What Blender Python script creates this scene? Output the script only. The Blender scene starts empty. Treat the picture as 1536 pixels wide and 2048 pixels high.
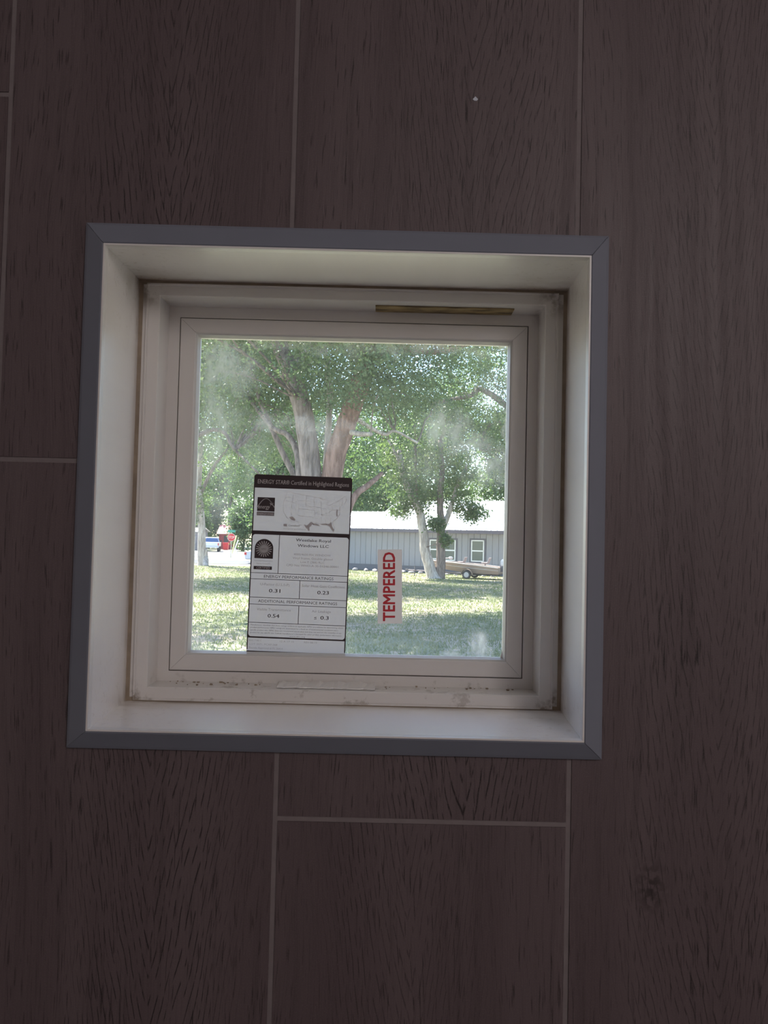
import bpy, bmesh, math, random
import numpy as np
from mathutils import Matrix, Vector
random.seed(7); RNG = np.random.default_rng(11)
S = bpy.context.scene
COL = S.collection
# ------------------------------------------------------------------ camera
FPX, CX, CY = 1540.0, 768.0, 1024.0
WZ = 2.237                                   # height of the window centre above the lawn
PITCH, ROLL, YAW = 0.0339, 0.0242, 0.0045
CAM = np.array([0.0312, -0.62, WZ - 0.0368])
def cam_axes():
    cp, sp, c, s = math.cos(PITCH), math.sin(PITCH), math.cos(YAW), math.sin(YAW)
    fwd = np.array([s*cp, c*cp, sp]); right = np.array([c, -s, 0.0]); up = np.cross(right, fwd)
    cr, sr = math.cos(ROLL), math.sin(ROLL)
    return np.array([cr*right + sr*up, -sr*right + cr*up, fwd])
AX = cam_axes()
cd = bpy.data.cameras.new('camera'); cam = bpy.data.objects.new('camera', cd); COL.objects.link(cam)
cd.sensor_fit = 'HORIZONTAL'; cd.sensor_width = 36.0; cd.lens = 36.0*FPX/1536.0
cd.clip_start = 0.02; cd.clip_end = 2000
mw = Matrix.Identity(4)
for i in range(3):
    mw[i][0], mw[i][1], mw[i][2], mw[i][3] = AX[0][i], AX[1][i], -AX[2][i], CAM[i]
cam.matrix_world = mw
S.camera = cam
# ------------------------------------------------------------------ world, sun, exposure
SUN_DIR = Vector((-0.42, 0.43, 0.80)).normalized()
w = bpy.data.worlds.new('sky'); S.world = w; w.use_nodes = True
nt = w.node_tree; bg = nt.nodes['Background']
sky = nt.nodes.new('ShaderNodeTexSky'); sky.sky_type = 'NISHITA'; sky.sun_disc = False
sky.sun_elevation = math.asin(SUN_DIR.z); sky.sun_rotation = math.atan2(SUN_DIR.x, SUN_DIR.y)
sky.dust_density = 0.6; sky.ozone_density = 1.6
nt.links.new(sky.outputs[0], bg.inputs[0]); bg.inputs[1].default_value = 0.72
sl = bpy.data.lights.new('sun_offscreen', 'SUN'); sl.energy = 27.0; sl.angle = 0.012; sl.color = (1.0, 0.95, 0.86)
so = bpy.data.objects.new('sun_offscreen', sl); COL.objects.link(so)
so.rotation_euler = SUN_DIR.to_track_quat('Z', 'Y').to_euler(); so.location = SUN_DIR*60
vs = S.view_settings
vs.view_transform = 'Standard'; vs.look = 'None'; vs.gamma = 1; vs.exposure = 0.0; vs.use_curve_mapping = False
LAMP_W = 16.0

# ------------------------------------------------------------------ pixel helpers (a pixel gives only a direction)
def ray(px, py):
    d = np.array([(px-CX)/FPX, -(py-CY)/FPX, 1.0]) @ AX
    return d/d[1]
def P(px, py, D):                            # the point D metres ahead of the camera
    return Vector(CAM + ray(px, py)*D)
def W2(px, py, y):                           # on the vertical plane y
    return Vector(CAM + ray(px, py)*(y - CAM[1]))
def G(px, py):                               # on the lawn
    d = ray(px, py); return Vector(CAM + d*(-CAM[2]/d[2]))

# ------------------------------------------------------------------ objects
def link(o, parent=None):
    COL.objects.link(o)
    if parent is not None: o.parent = parent
    return o
def tag(o, label=None, cat=None, group=None, kind=None):
    if label: o['label'] = label
    if cat: o['category'] = cat
    if group: o['group'] = group
    if kind: o['kind'] = kind
    return o
def empty(name, loc=(0, 0, 0), rz=0.0):
    o = bpy.data.objects.new(name, None); o.location = loc; o.rotation_euler = (0, 0, rz); o.empty_display_size = .1
    return link(o)
class MB:
    def __init__(s): s.v = []; s.f = []
    def quad(s, a, b, c, d):
        n = len(s.v); s.v += [tuple(a), tuple(b), tuple(c), tuple(d)]; s.f.append((n, n+1, n+2, n+3))
    def poly(s, pts):
        n = len(s.v); s.v += [tuple(p) for p in pts]; s.f.append(tuple(range(n, n+len(pts))))
    def box(s, x0, x1, y0, y1, z0, z1):
        n = len(s.v)
        s.v += [(x0,y0,z0),(x1,y0,z0),(x1,y1,z0),(x0,y1,z0),(x0,y0,z1),(x1,y0,z1),(x1,y1,z1),(x0,y1,z1)]
        s.f += [tuple(n+i for i in q) for q in ((0,3,2,1),(4,5,6,7),(0,1,5,4),(1,2,6,5),(2,3,7,6),(3,0,4,7))]
        return s
    def prism(s, pts, d):                    # pts: a closed 3D outline, pushed along vector d
        n = len(s.v); k = len(pts); d = Vector(d)
        s.v += [tuple(p) for p in pts] + [tuple(Vector(p)+d) for p in pts]
        s.f.append(tuple(range(n+k-1, n-1, -1))); s.f.append(tuple(range(n+k, n+2*k)))
        for i in range(k):
            j = (i+1) % k; s.f.append((n+i, n+j, n+k+j, n+k+i))
        return s
    def tube(s, pts, rad, sides=10, cap=True):
        pts = [Vector(p) for p in pts]; n0 = len(s.v); k = len(pts)
        if not hasattr(rad, '__len__'): rad = [rad]*k
        ref = Vector((0.31, 0.87, 0.4)).normalized()
        for i, p in enumerate(pts):
            t = (pts[min(i+1, k-1)] - pts[max(i-1, 0)]).normalized()
            a = t.cross(ref).normalized(); b = t.cross(a)
            for q in range(sides):
                an = 2*math.pi*q/sides
                s.v.append(tuple(p + (a*math.cos(an) + b*math.sin(an))*rad[i]))
        for i in range(k-1):
            for q in range(sides):
                r = (q+1) % sides
                s.f.append((n0+i*sides+q, n0+i*sides+r, n0+(i+1)*sides+r, n0+(i+1)*sides+q))
        if cap:
            s.f.append(tuple(range(n0+sides-1, n0-1, -1))); s.f.append(tuple(range(n0+(k-1)*sides, n0+k*sides)))
        return s
    def rings(s, loops, closed=False):       # loft through equal-length closed loops
        n0 = len(s.v); k = len(loops[0])
        for l in loops: s.v += [tuple(p) for p in l]
        for i in range(len(loops)-1):
            for q in range(k):
                r = (q+1) % k
                s.f.append((n0+i*k+q, n0+i*k+r, n0+(i+1)*k+r, n0+(i+1)*k+q))
        if closed:
            s.f.append(tuple(range(n0+k-1, n0-1, -1))); e = n0+(len(loops)-1)*k; s.f.append(tuple(range(e, e+k)))
        return s
    def mesh(s, name, m, smooth=False):
        me = bpy.data.meshes.new(name); me.from_pydata(s.v, [], s.f)
        bm = bmesh.new(); bm.from_mesh(me); bmesh.ops.recalc_face_normals(bm, faces=bm.faces); bm.to_mesh(me); bm.free()
        if m: me.materials.append(m)
        if smooth: me.polygons.foreach_set('use_smooth', [True]*len(me.polygons))
        return me
    def build(s, name, m, parent=None, smooth=False, bevel=0):
        o = bpy.data.objects.new(name, s.mesh(name, m, smooth)); link(o, parent)
        if bevel:
            b = o.modifiers.new('bevel', 'BEVEL'); b.width = bevel; b.segments = 2; b.limit_method = 'ANGLE'; b.angle_limit = .6
        return o
def rect3(r, y):                             # r = (x0, x1, z0, z1) -> four corners TL TR BR BL
    x0, x1, z0, z1 = r
    return [Vector((x0, y, z1)), Vector((x1, y, z1)), Vector((x1, y, z0)), Vector((x0, y, z0))]

# ------------------------------------------------------------------ materials
def lin(c):
    return tuple((x/255/12.92 if x/255 <= .04045 else ((x/255+.055)/1.055)**2.4) for x in c)
class NT:
    def __init__(s, name):
        s.m = bpy.data.materials.new(name); s.m.use_nodes = True; s.t = s.m.node_tree; s.t.nodes.clear()
        s.out = s.t.nodes.new('ShaderNodeOutputMaterial')
    def n(s, kind, **kw):
        o = s.t.nodes.new(kind)
        for k, v in kw.items(): setattr(o, k, v)
        return o
    def l(s, a, b): s.t.links.new(a, b)
    def set(s, sock, v):
        if hasattr(v, 'is_linked') or isinstance(v, bpy.types.NodeSocket): s.l(v, sock)
        else: sock.default_value = v
    def math(s, op, a, b=None, c=None, clamp=False):
        o = s.n('ShaderNodeMath', operation=op); o.use_clamp = clamp
        s.set(o.inputs[0], a)
        if b is not None: s.set(o.inputs[1], b)
        if c is not None: s.set(o.inputs[2], c)
        return o.outputs[0]
    def mix(s, f, a, b, mode='MIX'):
        o = s.n('ShaderNodeMix', data_type='RGBA', blend_type=mode)
        s.set(o.inputs[0], f)
        for i, v in ((6, a), (7, b)):
            if isinstance(v, tuple): v = tuple(v[:3]) + (1.0,)
            s.set(o.inputs[i], v)
        return o.outputs[2]
    def obj(s): return s.n('ShaderNodeTexCoord').outputs['Object']
    def mapping(s, v, scale=(1, 1, 1), loc=(0, 0, 0), rot=(0, 0, 0)):
        o = s.n('ShaderNodeMapping'); s.l(v, o.inputs[0])
        o.inputs['Scale'].default_value = scale; o.inputs['Location'].default_value = loc; o.inputs['Rotation'].default_value = rot
        return o.outputs[0]
    def noise(s, v, scale=5, detail=3, rough=.5, dist=0):
        o = s.n('ShaderNodeTexNoise'); s.l(v, o.inputs['Vector'])
        o.inputs['Scale'].default_value = scale; o.inputs['Detail'].default_value = detail
        o.inputs['Roughness'].default_value = rough; o.inputs['Distortion'].default_value = dist
        return o.outputs[0]
    def ramp(s, f, a, b, lo=0.0, hi=1.0):
        o = s.n('ShaderNodeMapRange'); o.clamp = True; o.interpolation_type = 'SMOOTHSTEP'; s.set(o.inputs[0], f)
        for i, v in zip((1, 2, 3, 4), (a, b, lo, hi)): o.inputs[i].default_value = v
        return o.outputs[0]
    def bump(s, h, strength=.3, dist=.01):
        o = s.n('ShaderNodeBump'); s.l(h, o.inputs['Height']); o.inputs['Strength'].default_value = strength; o.inputs['Distance'].default_value = dist
        return o.outputs[0]
    def pbr(s, color, rough=.5, metal=0.0, normal=None, spec=.5):
        o = s.n('ShaderNodeBsdfPrincipled')
        if isinstance(color, tuple): color = tuple(color[:3]) + (1.0,)
        s.set(o.inputs['Base Color'], color); s.set(o.inputs['Roughness'], rough)
        o.inputs['Metallic'].default_value = metal; o.inputs['Specular IOR Level'].default_value = spec
        if normal is not None: s.l(normal, o.inputs['Normal'])
        s.l(o.outputs[0], s.out.inputs[0]); return o
def simple(name, color, rough=.5, metal=0.0, var=.12, scale=8.0, bump=0.0, spec=.5):
    t = NT(name); c = t.obj(); n = t.noise(c, scale, 4)
    lo = tuple(x*(1-var) for x in color); hi = tuple(min(1, x*(1+var)) for x in color)
    col = t.mix(n, lo, hi)
    t.pbr(col, rough, metal, t.bump(n, bump, .01) if bump else None, spec); return t.m

def mat_plank():
    t = NT('wood_look_tile'); c = t.obj(); r = t.n('ShaderNodeObjectInfo').outputs['Random']
    off = t.n('ShaderNodeCombineXYZ'); t.l(t.math('MULTIPLY', r, 37.0), off.inputs[0]); t.l(t.math('MULTIPLY', r, 91.0), off.inputs[2])
    v = t.n('ShaderNodeVectorMath', operation='ADD'); t.l(c, v.inputs[0]); t.l(off.outputs[0], v.inputs[1]); v = v.outputs[0]
    wob = t.noise(t.mapping(v, (6, 1, 1.6)), 1.0, 3)
    vw = t.n('ShaderNodeVectorMath', operation='ADD'); t.l(v, vw.inputs[0])
    wv = t.n('ShaderNodeCombineXYZ'); t.l(t.math('MULTIPLY', wob, .05), wv.inputs[0]); t.l(wv.outputs[0], vw.inputs[1]); vw = vw.outputs[0]
    broad = t.noise(t.mapping(vw, (16, 1, 1.0)), 1.0, 3)
    streak = t.noise(t.mapping(vw, (110, 1, 3.0)), 1.0, 4, .6)
    fine = t.noise(t.mapping(vw, (560, 1, 16)), 1.0, 3, .6)
    dash = t.ramp(t.noise(t.mapping(vw, (640, 1, 34)), 1.0, 1), .61, .69)
    pore = t.ramp(t.noise(t.mapping(vw, (380, 1, 26)), 1.0, 2), .58, .70)
    mask = t.ramp(t.noise(t.mapping(vw, (11, 1, 2.4)), 1.0, 2), .46, .64)
    grit = t.noise(c, 900, 2, .6)
    # cathedral figure: nested Vs along the heart of the plank, broken into short dark strokes
    sx = t.n('ShaderNodeSeparateXYZ'); t.l(c, sx.inputs[0])
    dx = t.math('ABSOLUTE', t.math('ADD', t.math('ADD', sx.outputs[0], t.math('MULTIPLY', t.math('SUBTRACT', r, .5), .07)), t.math('MULTIPLY', t.math('SUBTRACT', wob, .5), .06)))
    dv = t.math('POWER', t.math('ADD', dx, .0005), 1.15)
    ph = t.math('MULTIPLY', t.math('ADD', t.math('SUBTRACT', sx.outputs[2], t.math('MULTIPLY', dv, 9.0)), t.math('MULTIPLY', t.noise(t.mapping(v, (30, 1, 9)), 1.0, 3), .05)), 36.0)
    band = t.math('PINGPONG', ph, .5)
    line = t.ramp(band, .13, .02)
    heart = t.math('MULTIPLY', t.ramp(dx, .085, .035), t.ramp(t.noise(t.mapping(v, (3, 1, 1.3)), 1.0, 1), .38, .50, .55, 1.0))
    cath = t.math('MULTIPLY', t.math('MULTIPLY', line, heart), t.ramp(t.noise(t.mapping(v, (300, 1, 60)), 1.0, 2), .40, .56))
    col = t.mix(t.ramp(broad, .32, .68), (.112, .081, .088), (.138, .103, .110))
    col = t.mix(t.math('MULTIPLY', t.ramp(streak, .50, .68), .30), col, (.050, .036, .038))
    col = t.mix(t.math('MULTIPLY', t.ramp(fine, .5, .68), .30), col, (.055, .040, .042))
    col = t.mix(t.math('MULTIPLY', t.math('MULTIPLY', dash, t.ramp(broad, .3, .6, .35, 1.0)), .75), col, (.024, .016, .017))
    col = t.mix(t.math('MULTIPLY', t.math('MULTIPLY', pore, mask), .85), col, (.018, .012, .013))
    col = t.mix(t.math('MULTIPLY', cath, .9), col, (.014, .009, .010))
    col = t.mix(t.math('MULTIPLY', t.ramp(grit, .45, .75), .22), col, (.21, .168, .176))
    kn = t.n('ShaderNodeTexVoronoi', feature='F1'); kn.inputs['Scale'].default_value = 1.0; t.l(t.mapping(vw, (7.5, 1, 3.6)), kn.inputs['Vector'])
    knot = t.math('MULTIPLY', t.ramp(kn.outputs['Distance'], .12, .02), t.ramp(t.noise(c, 140, 3), .40, .58))
    col = t.mix(t.math('MULTIPLY', knot, .85), col, (.018, .012, .012))
    col = t.mix(t.math('MULTIPLY', t.ramp(streak, .42, .26), .16), col, (.183, .141, .148))
    h = t.math('ADD', t.math('MULTIPLY', t.math('ADD', pore, cath), -.8), t.math('MULTIPLY', fine, .4))
    t.pbr(col, t.ramp(streak, .2, .8, .46, .58), 0, t.bump(h, .2, .0008), .4); return t.m
def mat_reveal():
    t = NT('white_reveal_paint'); c = t.obj()
    sx = t.n('ShaderNodeSeparateXYZ'); t.l(c, sx.inputs[0]); x, y, z = sx.outputs
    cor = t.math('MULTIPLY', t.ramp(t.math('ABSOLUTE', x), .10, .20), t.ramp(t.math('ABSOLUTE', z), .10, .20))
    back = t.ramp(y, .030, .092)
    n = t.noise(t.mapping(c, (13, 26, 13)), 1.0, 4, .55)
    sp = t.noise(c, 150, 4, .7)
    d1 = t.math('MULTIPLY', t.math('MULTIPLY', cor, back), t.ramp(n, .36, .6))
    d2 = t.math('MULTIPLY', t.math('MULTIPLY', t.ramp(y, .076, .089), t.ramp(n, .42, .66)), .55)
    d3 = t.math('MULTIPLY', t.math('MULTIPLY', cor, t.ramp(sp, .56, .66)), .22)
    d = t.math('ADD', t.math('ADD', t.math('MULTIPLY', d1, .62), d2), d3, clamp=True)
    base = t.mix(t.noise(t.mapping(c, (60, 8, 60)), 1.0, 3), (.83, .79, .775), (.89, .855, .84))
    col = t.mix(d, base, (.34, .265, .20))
    t.pbr(col, .26, 0, t.bump(n, .05, .002), .6); return t.m
def mat_vinyl():
    t = NT('white_vinyl'); c = t.obj()
    sx = t.n('ShaderNodeSeparateXYZ'); t.l(c, sx.inputs[0]); x, y, z = sx.outputs
    n = t.noise(c, 60, 5, .65); n2 = t.noise(c, 14, 3)
    cor = t.math('MULTIPLY', t.ramp(t.math('ABSOLUTE', x), .165, .192), t.ramp(t.math('ABSOLUTE', z), .165, .190))
    d = t.math('MULTIPLY', cor, t.ramp(n, .42, .62), clamp=True)
    low = t.math('MULTIPLY', t.ramp(z, -.165, -.178), t.math('MULTIPLY', t.ramp(n, .55, .66), .5))
    col = t.mix(n2, (.71, .675, .655), (.77, .735, .715))
    col = t.mix(t.math('MULTIPLY', t.math('ADD', d, low, clamp=True), .75), col, (.20, .15, .105))
    t.pbr(col, .26, 0, None, .6); return t.m
def blobs_mask(t, c, blobs, warp):
    total = None
    for (x, z, rx, rz, rot, st) in blobs:
        v = t.mapping(warp, (1, 1, 1), (-x, 0, -z))
        v = t.mapping(v, (1/rx, 0, 1/rz), (0, 0, 0), (0, rot, 0))
        ln = t.n('ShaderNodeVectorMath', operation='LENGTH'); t.l(v, ln.inputs[0])
        m = t.ramp(ln.outputs['Value'], 1.0, .15, 0, st)
        total = m if total is None else t.math('MAXIMUM', total, m)
    return total
M = {}
M['plank'] = mat_plank()
M['grout'] = simple('grout', (.22, .185, .19), .85, var=.15, scale=90, bump=.1)
M['casing'] = simple('grey_casing_paint', (.215, .228, .280), .36, var=.05, scale=30)
M['reveal'] = mat_reveal(); M['vinyl'] = mat_vinyl()
M['lip'] = simple('white_edge', (.80, .77, .76), .35, var=.03)
M['seam'] = simple('dirty_sealant', (.30, .235, .175), .7, var=.55, scale=60)
M['bead'] = simple('glazing_bead', (.60, .585, .57), .4, var=.06, scale=40)
M['ceil'] = simple('white_ceiling', (.72, .70, .68), .8); M['room'] = simple('room_paint', (.66, .62, .61), .8)
M['floor'] = simple('floor_tile', (.17, .155, .15), .5)

# ------------------------------------------------------------------ the room
RX0, RX1, RY0, Z0, Z1 = -1.25, 1.45, -2.6, 0.50, 3.02
OPEN = (-.2030, .2030, WZ-.1985, WZ+.2010)
def struct(name, mb, m, parent=None, **k):
    o = mb.build(name, m, parent, **k)
    if parent is None: o['kind'] = 'structure'
    return o
b = MB(); x0, x1, z0, z1 = OPEN
b.box(RX0-.1, x0, .001, .17, 0, Z1+.1); b.box(x1, RX1+.1, .001, .17, 0, Z1+.1)
b.box(x0, x1, .001, .17, 0, z0); b.box(x0, x1, .001, .17, z1, Z1+.1)
wall = struct('wall_north', b, M['grout'])
tag(wall, 'window wall clad in dark brown wood look plank tiles with grey grout')
# planks: columns 0.233 m wide, 1.22 m long, joints read from the photograph
COLW, GAP, PL = .2332, .0042, 1.22
HOLE = (-.2005, .2005, -.197, .199)
jz = {-2: .3188, -1: .0196, 0: -.2613, 1: -.62, 2: .22, -3: -.15, -4: .42, 3: -.33, 4: .06, 5: -.5, -5: -.02, -6: .25}
def plank(x0, x1, z0, z1):
    hx0, hx1, hz0, hz1 = HOLE
    xs = sorted({x0, x1} | {h for h in (hx0, hx1) if x0 < h < x1}); zs = sorted({z0, z1} | {h for h in (hz0, hz1) if z0 < h < z1})
    bm = bmesh.new()
    for i in range(len(xs)-1):
        for j in range(len(zs)-1):
            mx, mz = (xs[i]+xs[i+1])/2, (zs[j]+zs[j+1])/2
            if hx0 < mx < hx1 and hz0 < mz < hz1: continue
            bm.faces.new([bm.verts.new(q) for q in ((xs[i], 0, zs[j]), (xs[i+1], 0, zs[j]), (xs[i+1], 0, zs[j+1]), (xs[i], 0, zs[j+1]))])
    if not bm.faces: bm.free(); return
    bmesh.ops.remove_doubles(bm, verts=bm.verts, dist=1e-6)
    edge = [e for e in bm.edges if e.is_boundary]
    r = bmesh.ops.extrude_edge_only(bm, edges=edge)
    vv = [g for g in r['geom'] if isinstance(g, bmesh.types.BMVert)]
    for q in vv: q.co.y += .0022
    bmesh.ops.recalc_face_normals(bm, faces=bm.faces)
    cx, cz = (x0+x1)/2, (z0+z1)/2
    for q in bm.verts: q.co.x -= cx; q.co.z -= cz
    me = bpy.data.meshes.new('plank_tile'); bm.to_mesh(me); bm.free(); me.materials.append(M['plank'])
    o = bpy.data.objects.new('plank_tile', me); o.location = (cx, 0, WZ+cz); link(o, wall)
for k in range(-6, 7):
    a = -.0465 + COLW*k; xa, xb = max(a+GAP/2, RX0), min(a+COLW-GAP/2, RX1)
    if xb - xa < .02: continue
    z = jz.get(k, .1)
    while z > Z0-WZ: z -= PL
    while z < Z1-WZ:
        za, zb = max(z+GAP/2, Z0-WZ), min(z+PL-GAP/2, Z1-WZ)
        if zb - za > .02: plank(xa, xb, za, zb)
        z += PL
struct('floor', MB().box(RX0-.1, RX1+.1, RY0-.1, .17, 0, Z0), M['floor'])
struct('ceiling', MB().box(RX0-.1, RX1+.1, RY0-.1, .78, Z1, Z1+.1), M['ceil'])  # juts past the wall as an unseen overhang, added to shade the window
struct('wall_west', MB().box(RX0-.1, RX0, RY0-.1, .003, Z0, Z1), M['room'])
struct('wall_east', MB().box(RX1, RX1+.1, RY0-.1, .003, Z0, Z1), M['room'])
struct('wall_south', MB().box(RX0, RX1, RY0-.1, RY0, Z0, Z1), M['room'])
# the room's ceiling lamp, behind the camera to the upper right: only its light reaches the picture
al = bpy.data.lights.new('ceiling_lamp_offscreen', 'POINT'); al.shadow_soft_size = .17; al.energy = LAMP_W; al.color = (1, .93, .91)
ao = bpy.data.objects.new('ceiling_lamp_offscreen', al); link(ao); ao.location = (.75, -1.60, Z1-.22)

# ------------------------------------------------------------------ the window
win = empty('window_1', (0, 0, WZ)); win['kind'] = 'structure'
win['label'] = 'small square fixed vinyl window set deep in the tiled wall'
def quadstrip(name, rects, m, parent=None, sides=(0, 1, 2, 3), gap=0.0, split=False, bevel=0, back=None):
    """rects: list of (rect, y) lofted one to the next; split=True gives one object for each side, mitred at the corners"""
    out = []
    loops = [rect3(r, y) for r, y in rects]
    def side(i, mb):
        j = (i+1) % 4
        prof0 = [l[i].copy() for l in loops]; prof1 = [l[j].copy() for l in loops]
        if gap:
            d = (prof1[0]-prof0[0]).normalized()
            prof0 = [p+d*gap for p in prof0]; prof1 = [p-d*gap for p in prof1]
        n = len(mb.v); k = len(loops); mb.v += [tuple(p) for p in prof0+prof1]
        for q in range(k-1): mb.f.append((n+q, n+q+1, n+k+q+1, n+k+q))
        if split:
            mb.f.append((n+k-1, n, n+k, n+2*k-1))
            mb.f.append(tuple(range(n, n+k))); mb.f.append(tuple(range(n+2*k-1, n+k-1, -1)))
    if split:
        nm = name if isinstance(name, (list, tuple)) else [name]*4
        for i in sides:
            mb = MB(); side(i, mb); out.append(mb.build(nm[i], m, parent, bevel=bevel))
    else:
        mb = MB()
        for i in sides: side(i, mb)
        me = mb.mesh(name, m); bm = bmesh.new(); bm.from_mesh(me); bmesh.ops.remove_doubles(bm, verts=bm.verts, dist=1e-6)
        bmesh.ops.recalc_face_normals(bm, faces=bm.faces); bm.to_mesh(me); bm.free()
        o = bpy.data.objects.new(name, me); link(o, parent); out.append(o)
        if bevel:
            bv = o.modifiers.new('bevel', 'BEVEL'); bv.width = bevel; bv.segments = 2; bv.limit_method = 'ANGLE'; bv.angle_limit = .6
    return out
def grow(r, d): return (r[0]-d, r[1]+d, r[2]-d, r[3]+d)
r_out = (-.2130, .2115, -.2086, .2129); r_in = (-.1949, .1949, -.1929, .1929)
r_back = (-.1970, .2000, -.1902, .1968)
# grey casing: raised inner edge sloping back to the tile, four mitred strips
quadstrip('casing_strip', [(r_out, .0002), (r_out, -.0030), (grow(r_out, -.0022), -.0046), (grow(r_in, .0012), -.0120), (grow(r_in, .0004), -.0112), (grow(r_in, .0004), .0002)],
          M['casing'], win, gap=.00022, split=True)
quadstrip('edge_lip', [(grow(r_in, .0004), -.0110), (grow(r_in, .0001), -.0122), (grow(r_in, -.0012), -.0122), (grow(r_in, -.0014), -.0112), (grow(r_in, -.0014), -.0052), (grow(r_in, .0004), -.0050)], M['lip'], win)
mid = tuple((a+b)/2 for a, b in zip(r_in, r_back))
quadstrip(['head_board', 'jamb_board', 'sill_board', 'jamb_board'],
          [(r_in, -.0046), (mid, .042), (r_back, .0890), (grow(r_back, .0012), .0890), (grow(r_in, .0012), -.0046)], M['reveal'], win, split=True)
quadstrip('corner_sealant', [(grow(r_back, .0006), .0868), (grow(r_back, -.0012), .0880), (grow(r_back, -.0034), .0885)], M['seam'], win)
r_bead = (-.1900, .1918, -.1892, .1940); r_fl = (-.1778, .1799, -.1775, .1829)
r_st = (-.1774, .1797, -.1773, .1820); r_sa = (-.1656, .1690, -.1666, .1705); r_gl = (-.1507, .1544, -.1518, .1566)
fr = quadstrip('window_frame', [(grow(r_back, .0012), .0886), (grow(r_bead, .0006), .0886), (r_bead, .0862), (grow(r_bead, -.0012), .0862), (grow(r_bead, -.0020), .0880),
          (grow(r_fl, .0006), .0880), (r_fl, .0888), (r_st, .1180), (grow(r_sa, .0010), .1180), (grow(r_sa, .0010), .1262), (grow(r_sa, -.003), .1262), (grow(r_back, .001), .140)], M['vinyl'], win, bevel=0)[0]
sash = quadstrip('sash', [(grow(r_sa, .0002), .1240), (grow(r_sa, -.0001), .1166), (grow(r_sa, -.0008), .1160), (grow(r_gl, .0008), .1160), (r_gl, .1166), (grow(r_gl, -.0005), .1240), (r_gl, .1400), (grow(r_sa, .0002), .1400)],
          M['vinyl'], win, gap=.00012, split=True)
quadstrip('glazing_bead', [(grow(r_gl, .0004), .1176), (grow(r_gl, -.0014), .1185), (grow(r_gl, -.0030), .1238), (grow(r_gl, -.0032), .1262)], M['bead'], win)

# glass: clear pane with dried smears, all in the pane's own coordinates
GY = .1250
def gpx(px, py):
    q = W2(px, py, GY); return q.x, q.z-WZ
def mat_glass():
    t = NT('dusty_window_glass'); c = t.obj(); k = .000482
    wn = t.n('ShaderNodeTexNoise'); t.l(c, wn.inputs['Vector']); wn.inputs['Scale'].default_value = 38; wn.inputs['Detail'].default_value = 5; wn.inputs['Roughness'].default_value = .62
    sub = t.n('ShaderNodeVectorMath', operation='SUBTRACT'); t.l(wn.outputs['Color'], sub.inputs[0]); sub.inputs[1].default_value = (.5, .5, .5)
    sc = t.n('ShaderNodeVectorMath', operation='SCALE'); t.l(sub.outputs[0], sc.inputs[0]); sc.inputs['Scale'].default_value = .042
    ad = t.n('ShaderNodeVectorMath', operation='ADD'); t.l(c, ad.inputs[0]); t.l(sc.outputs[0], ad.inputs[1]); warp = ad.outputs[0]
    B = [(440, 735, 105, 100, 0, .52), (425, 860, 80, 170, .1, .48), (450, 985, 50, 130, -.45, .34), (505, 925, 52, 110, -.5, .26), (610, 848, 170, 22, .05, .46), (545, 846, 72, 32, .3, .46),
         (650, 878, 70, 34, 0, .24), (888, 855, 72, 60, .4, .60), (935, 890, 84, 42, .6, .54), (980, 935, 76, 54, .3, .55), (860, 925, 80, 66, 0, .26), (990, 790, 55, 100, 0, .26),
         (860, 696, 300, 28, 0, .40), (560, 688, 200, 22, 0, .34), (1012, 692, 32, 28, 0, .95), (1016, 830, 12, 190, 0, .55), (958, 1300, 46, 52, 0, 1.0), (940, 1318, 80, 16, 0, .9), (390, 1290, 52, 80, 0, .70),
         (388, 1120, 24, 260, 0, .42), (700, 1322, 420, 12, 0, .4), (700, 1290, 560, 110, 0, .12), (388, 800, 22, 230, 0, .5)]
    bl = []
    for (x, y, rx, ry, ro, st) in B:
        X, Z = gpx(x, y); bl.append((X, Z, rx*k, ry*k, ro, st*.74))
    m = blobs_mask(t, c, bl, warp)
    streak = t.noise(t.mapping(c, (44, 1, 15), (0, 0, 0), (0, .35, 0)), 1.0, 6, .66); fine = t.noise(c, 420, 3, .6)
    br = t.math('MULTIPLY', m, t.ramp(streak, .30, .64, .30, 1.10))
    br = t.math('MULTIPLY', br, t.ramp(fine, .3, .6, .82, 1.0))
    haze = t.ramp(t.noise(c, 9, 4), .3, .7, .045, .085)
    spots = t.math('MULTIPLY', t.ramp(t.noise(c, 240, 2), .74, .80), .25)
    dirt = t.math('ADD', t.math('ADD', br, haze), spots, clamp=True)
    dif = t.n('ShaderNodeBsdfDiffuse'); dif.inputs[0].default_value = (.62, .60, .575, 1)
    trl = t.n('ShaderNodeBsdfTranslucent'); trl.inputs[0].default_value = (.66, .65, .63, 1)
    dm = t.n('ShaderNodeMixShader'); dm.inputs[0].default_value = .62; t.l(dif.outputs[0], dm.inputs[1]); t.l(trl.outputs[0], dm.inputs[2])
    tr = t.n('ShaderNodeBsdfTransparent'); tr.inputs[0].default_value = (.93, .95, .935, 1)
    gl = t.n('ShaderNodeBsdfGlossy'); gl.inputs['Roughness'].default_value = .02
    fz = t.n('ShaderNodeFresnel'); fz.inputs[0].default_value = 1.35
    m1 = t.n('ShaderNodeMixShader'); t.l(t.math('MULTIPLY', fz.outputs[0], .8), m1.inputs[0]); t.l(tr.outputs[0], m1.inputs[1]); t.l(gl.outputs[0], m1.inputs[2])
    m2 = t.n('ShaderNodeMixShader'); t.l(dirt, m2.inputs[0]); t.l(m1.outputs[0], m2.inputs[1]); t.l(dm.outputs[0], m2.inputs[2])
    t.l(m2.outputs[0], t.out.inputs[0]); return t.m
g = MB(); a = rect3(grow(r_gl, .001), GY); g.quad(*a)
g.build('glass_pane', mat_glass(), win)
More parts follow.
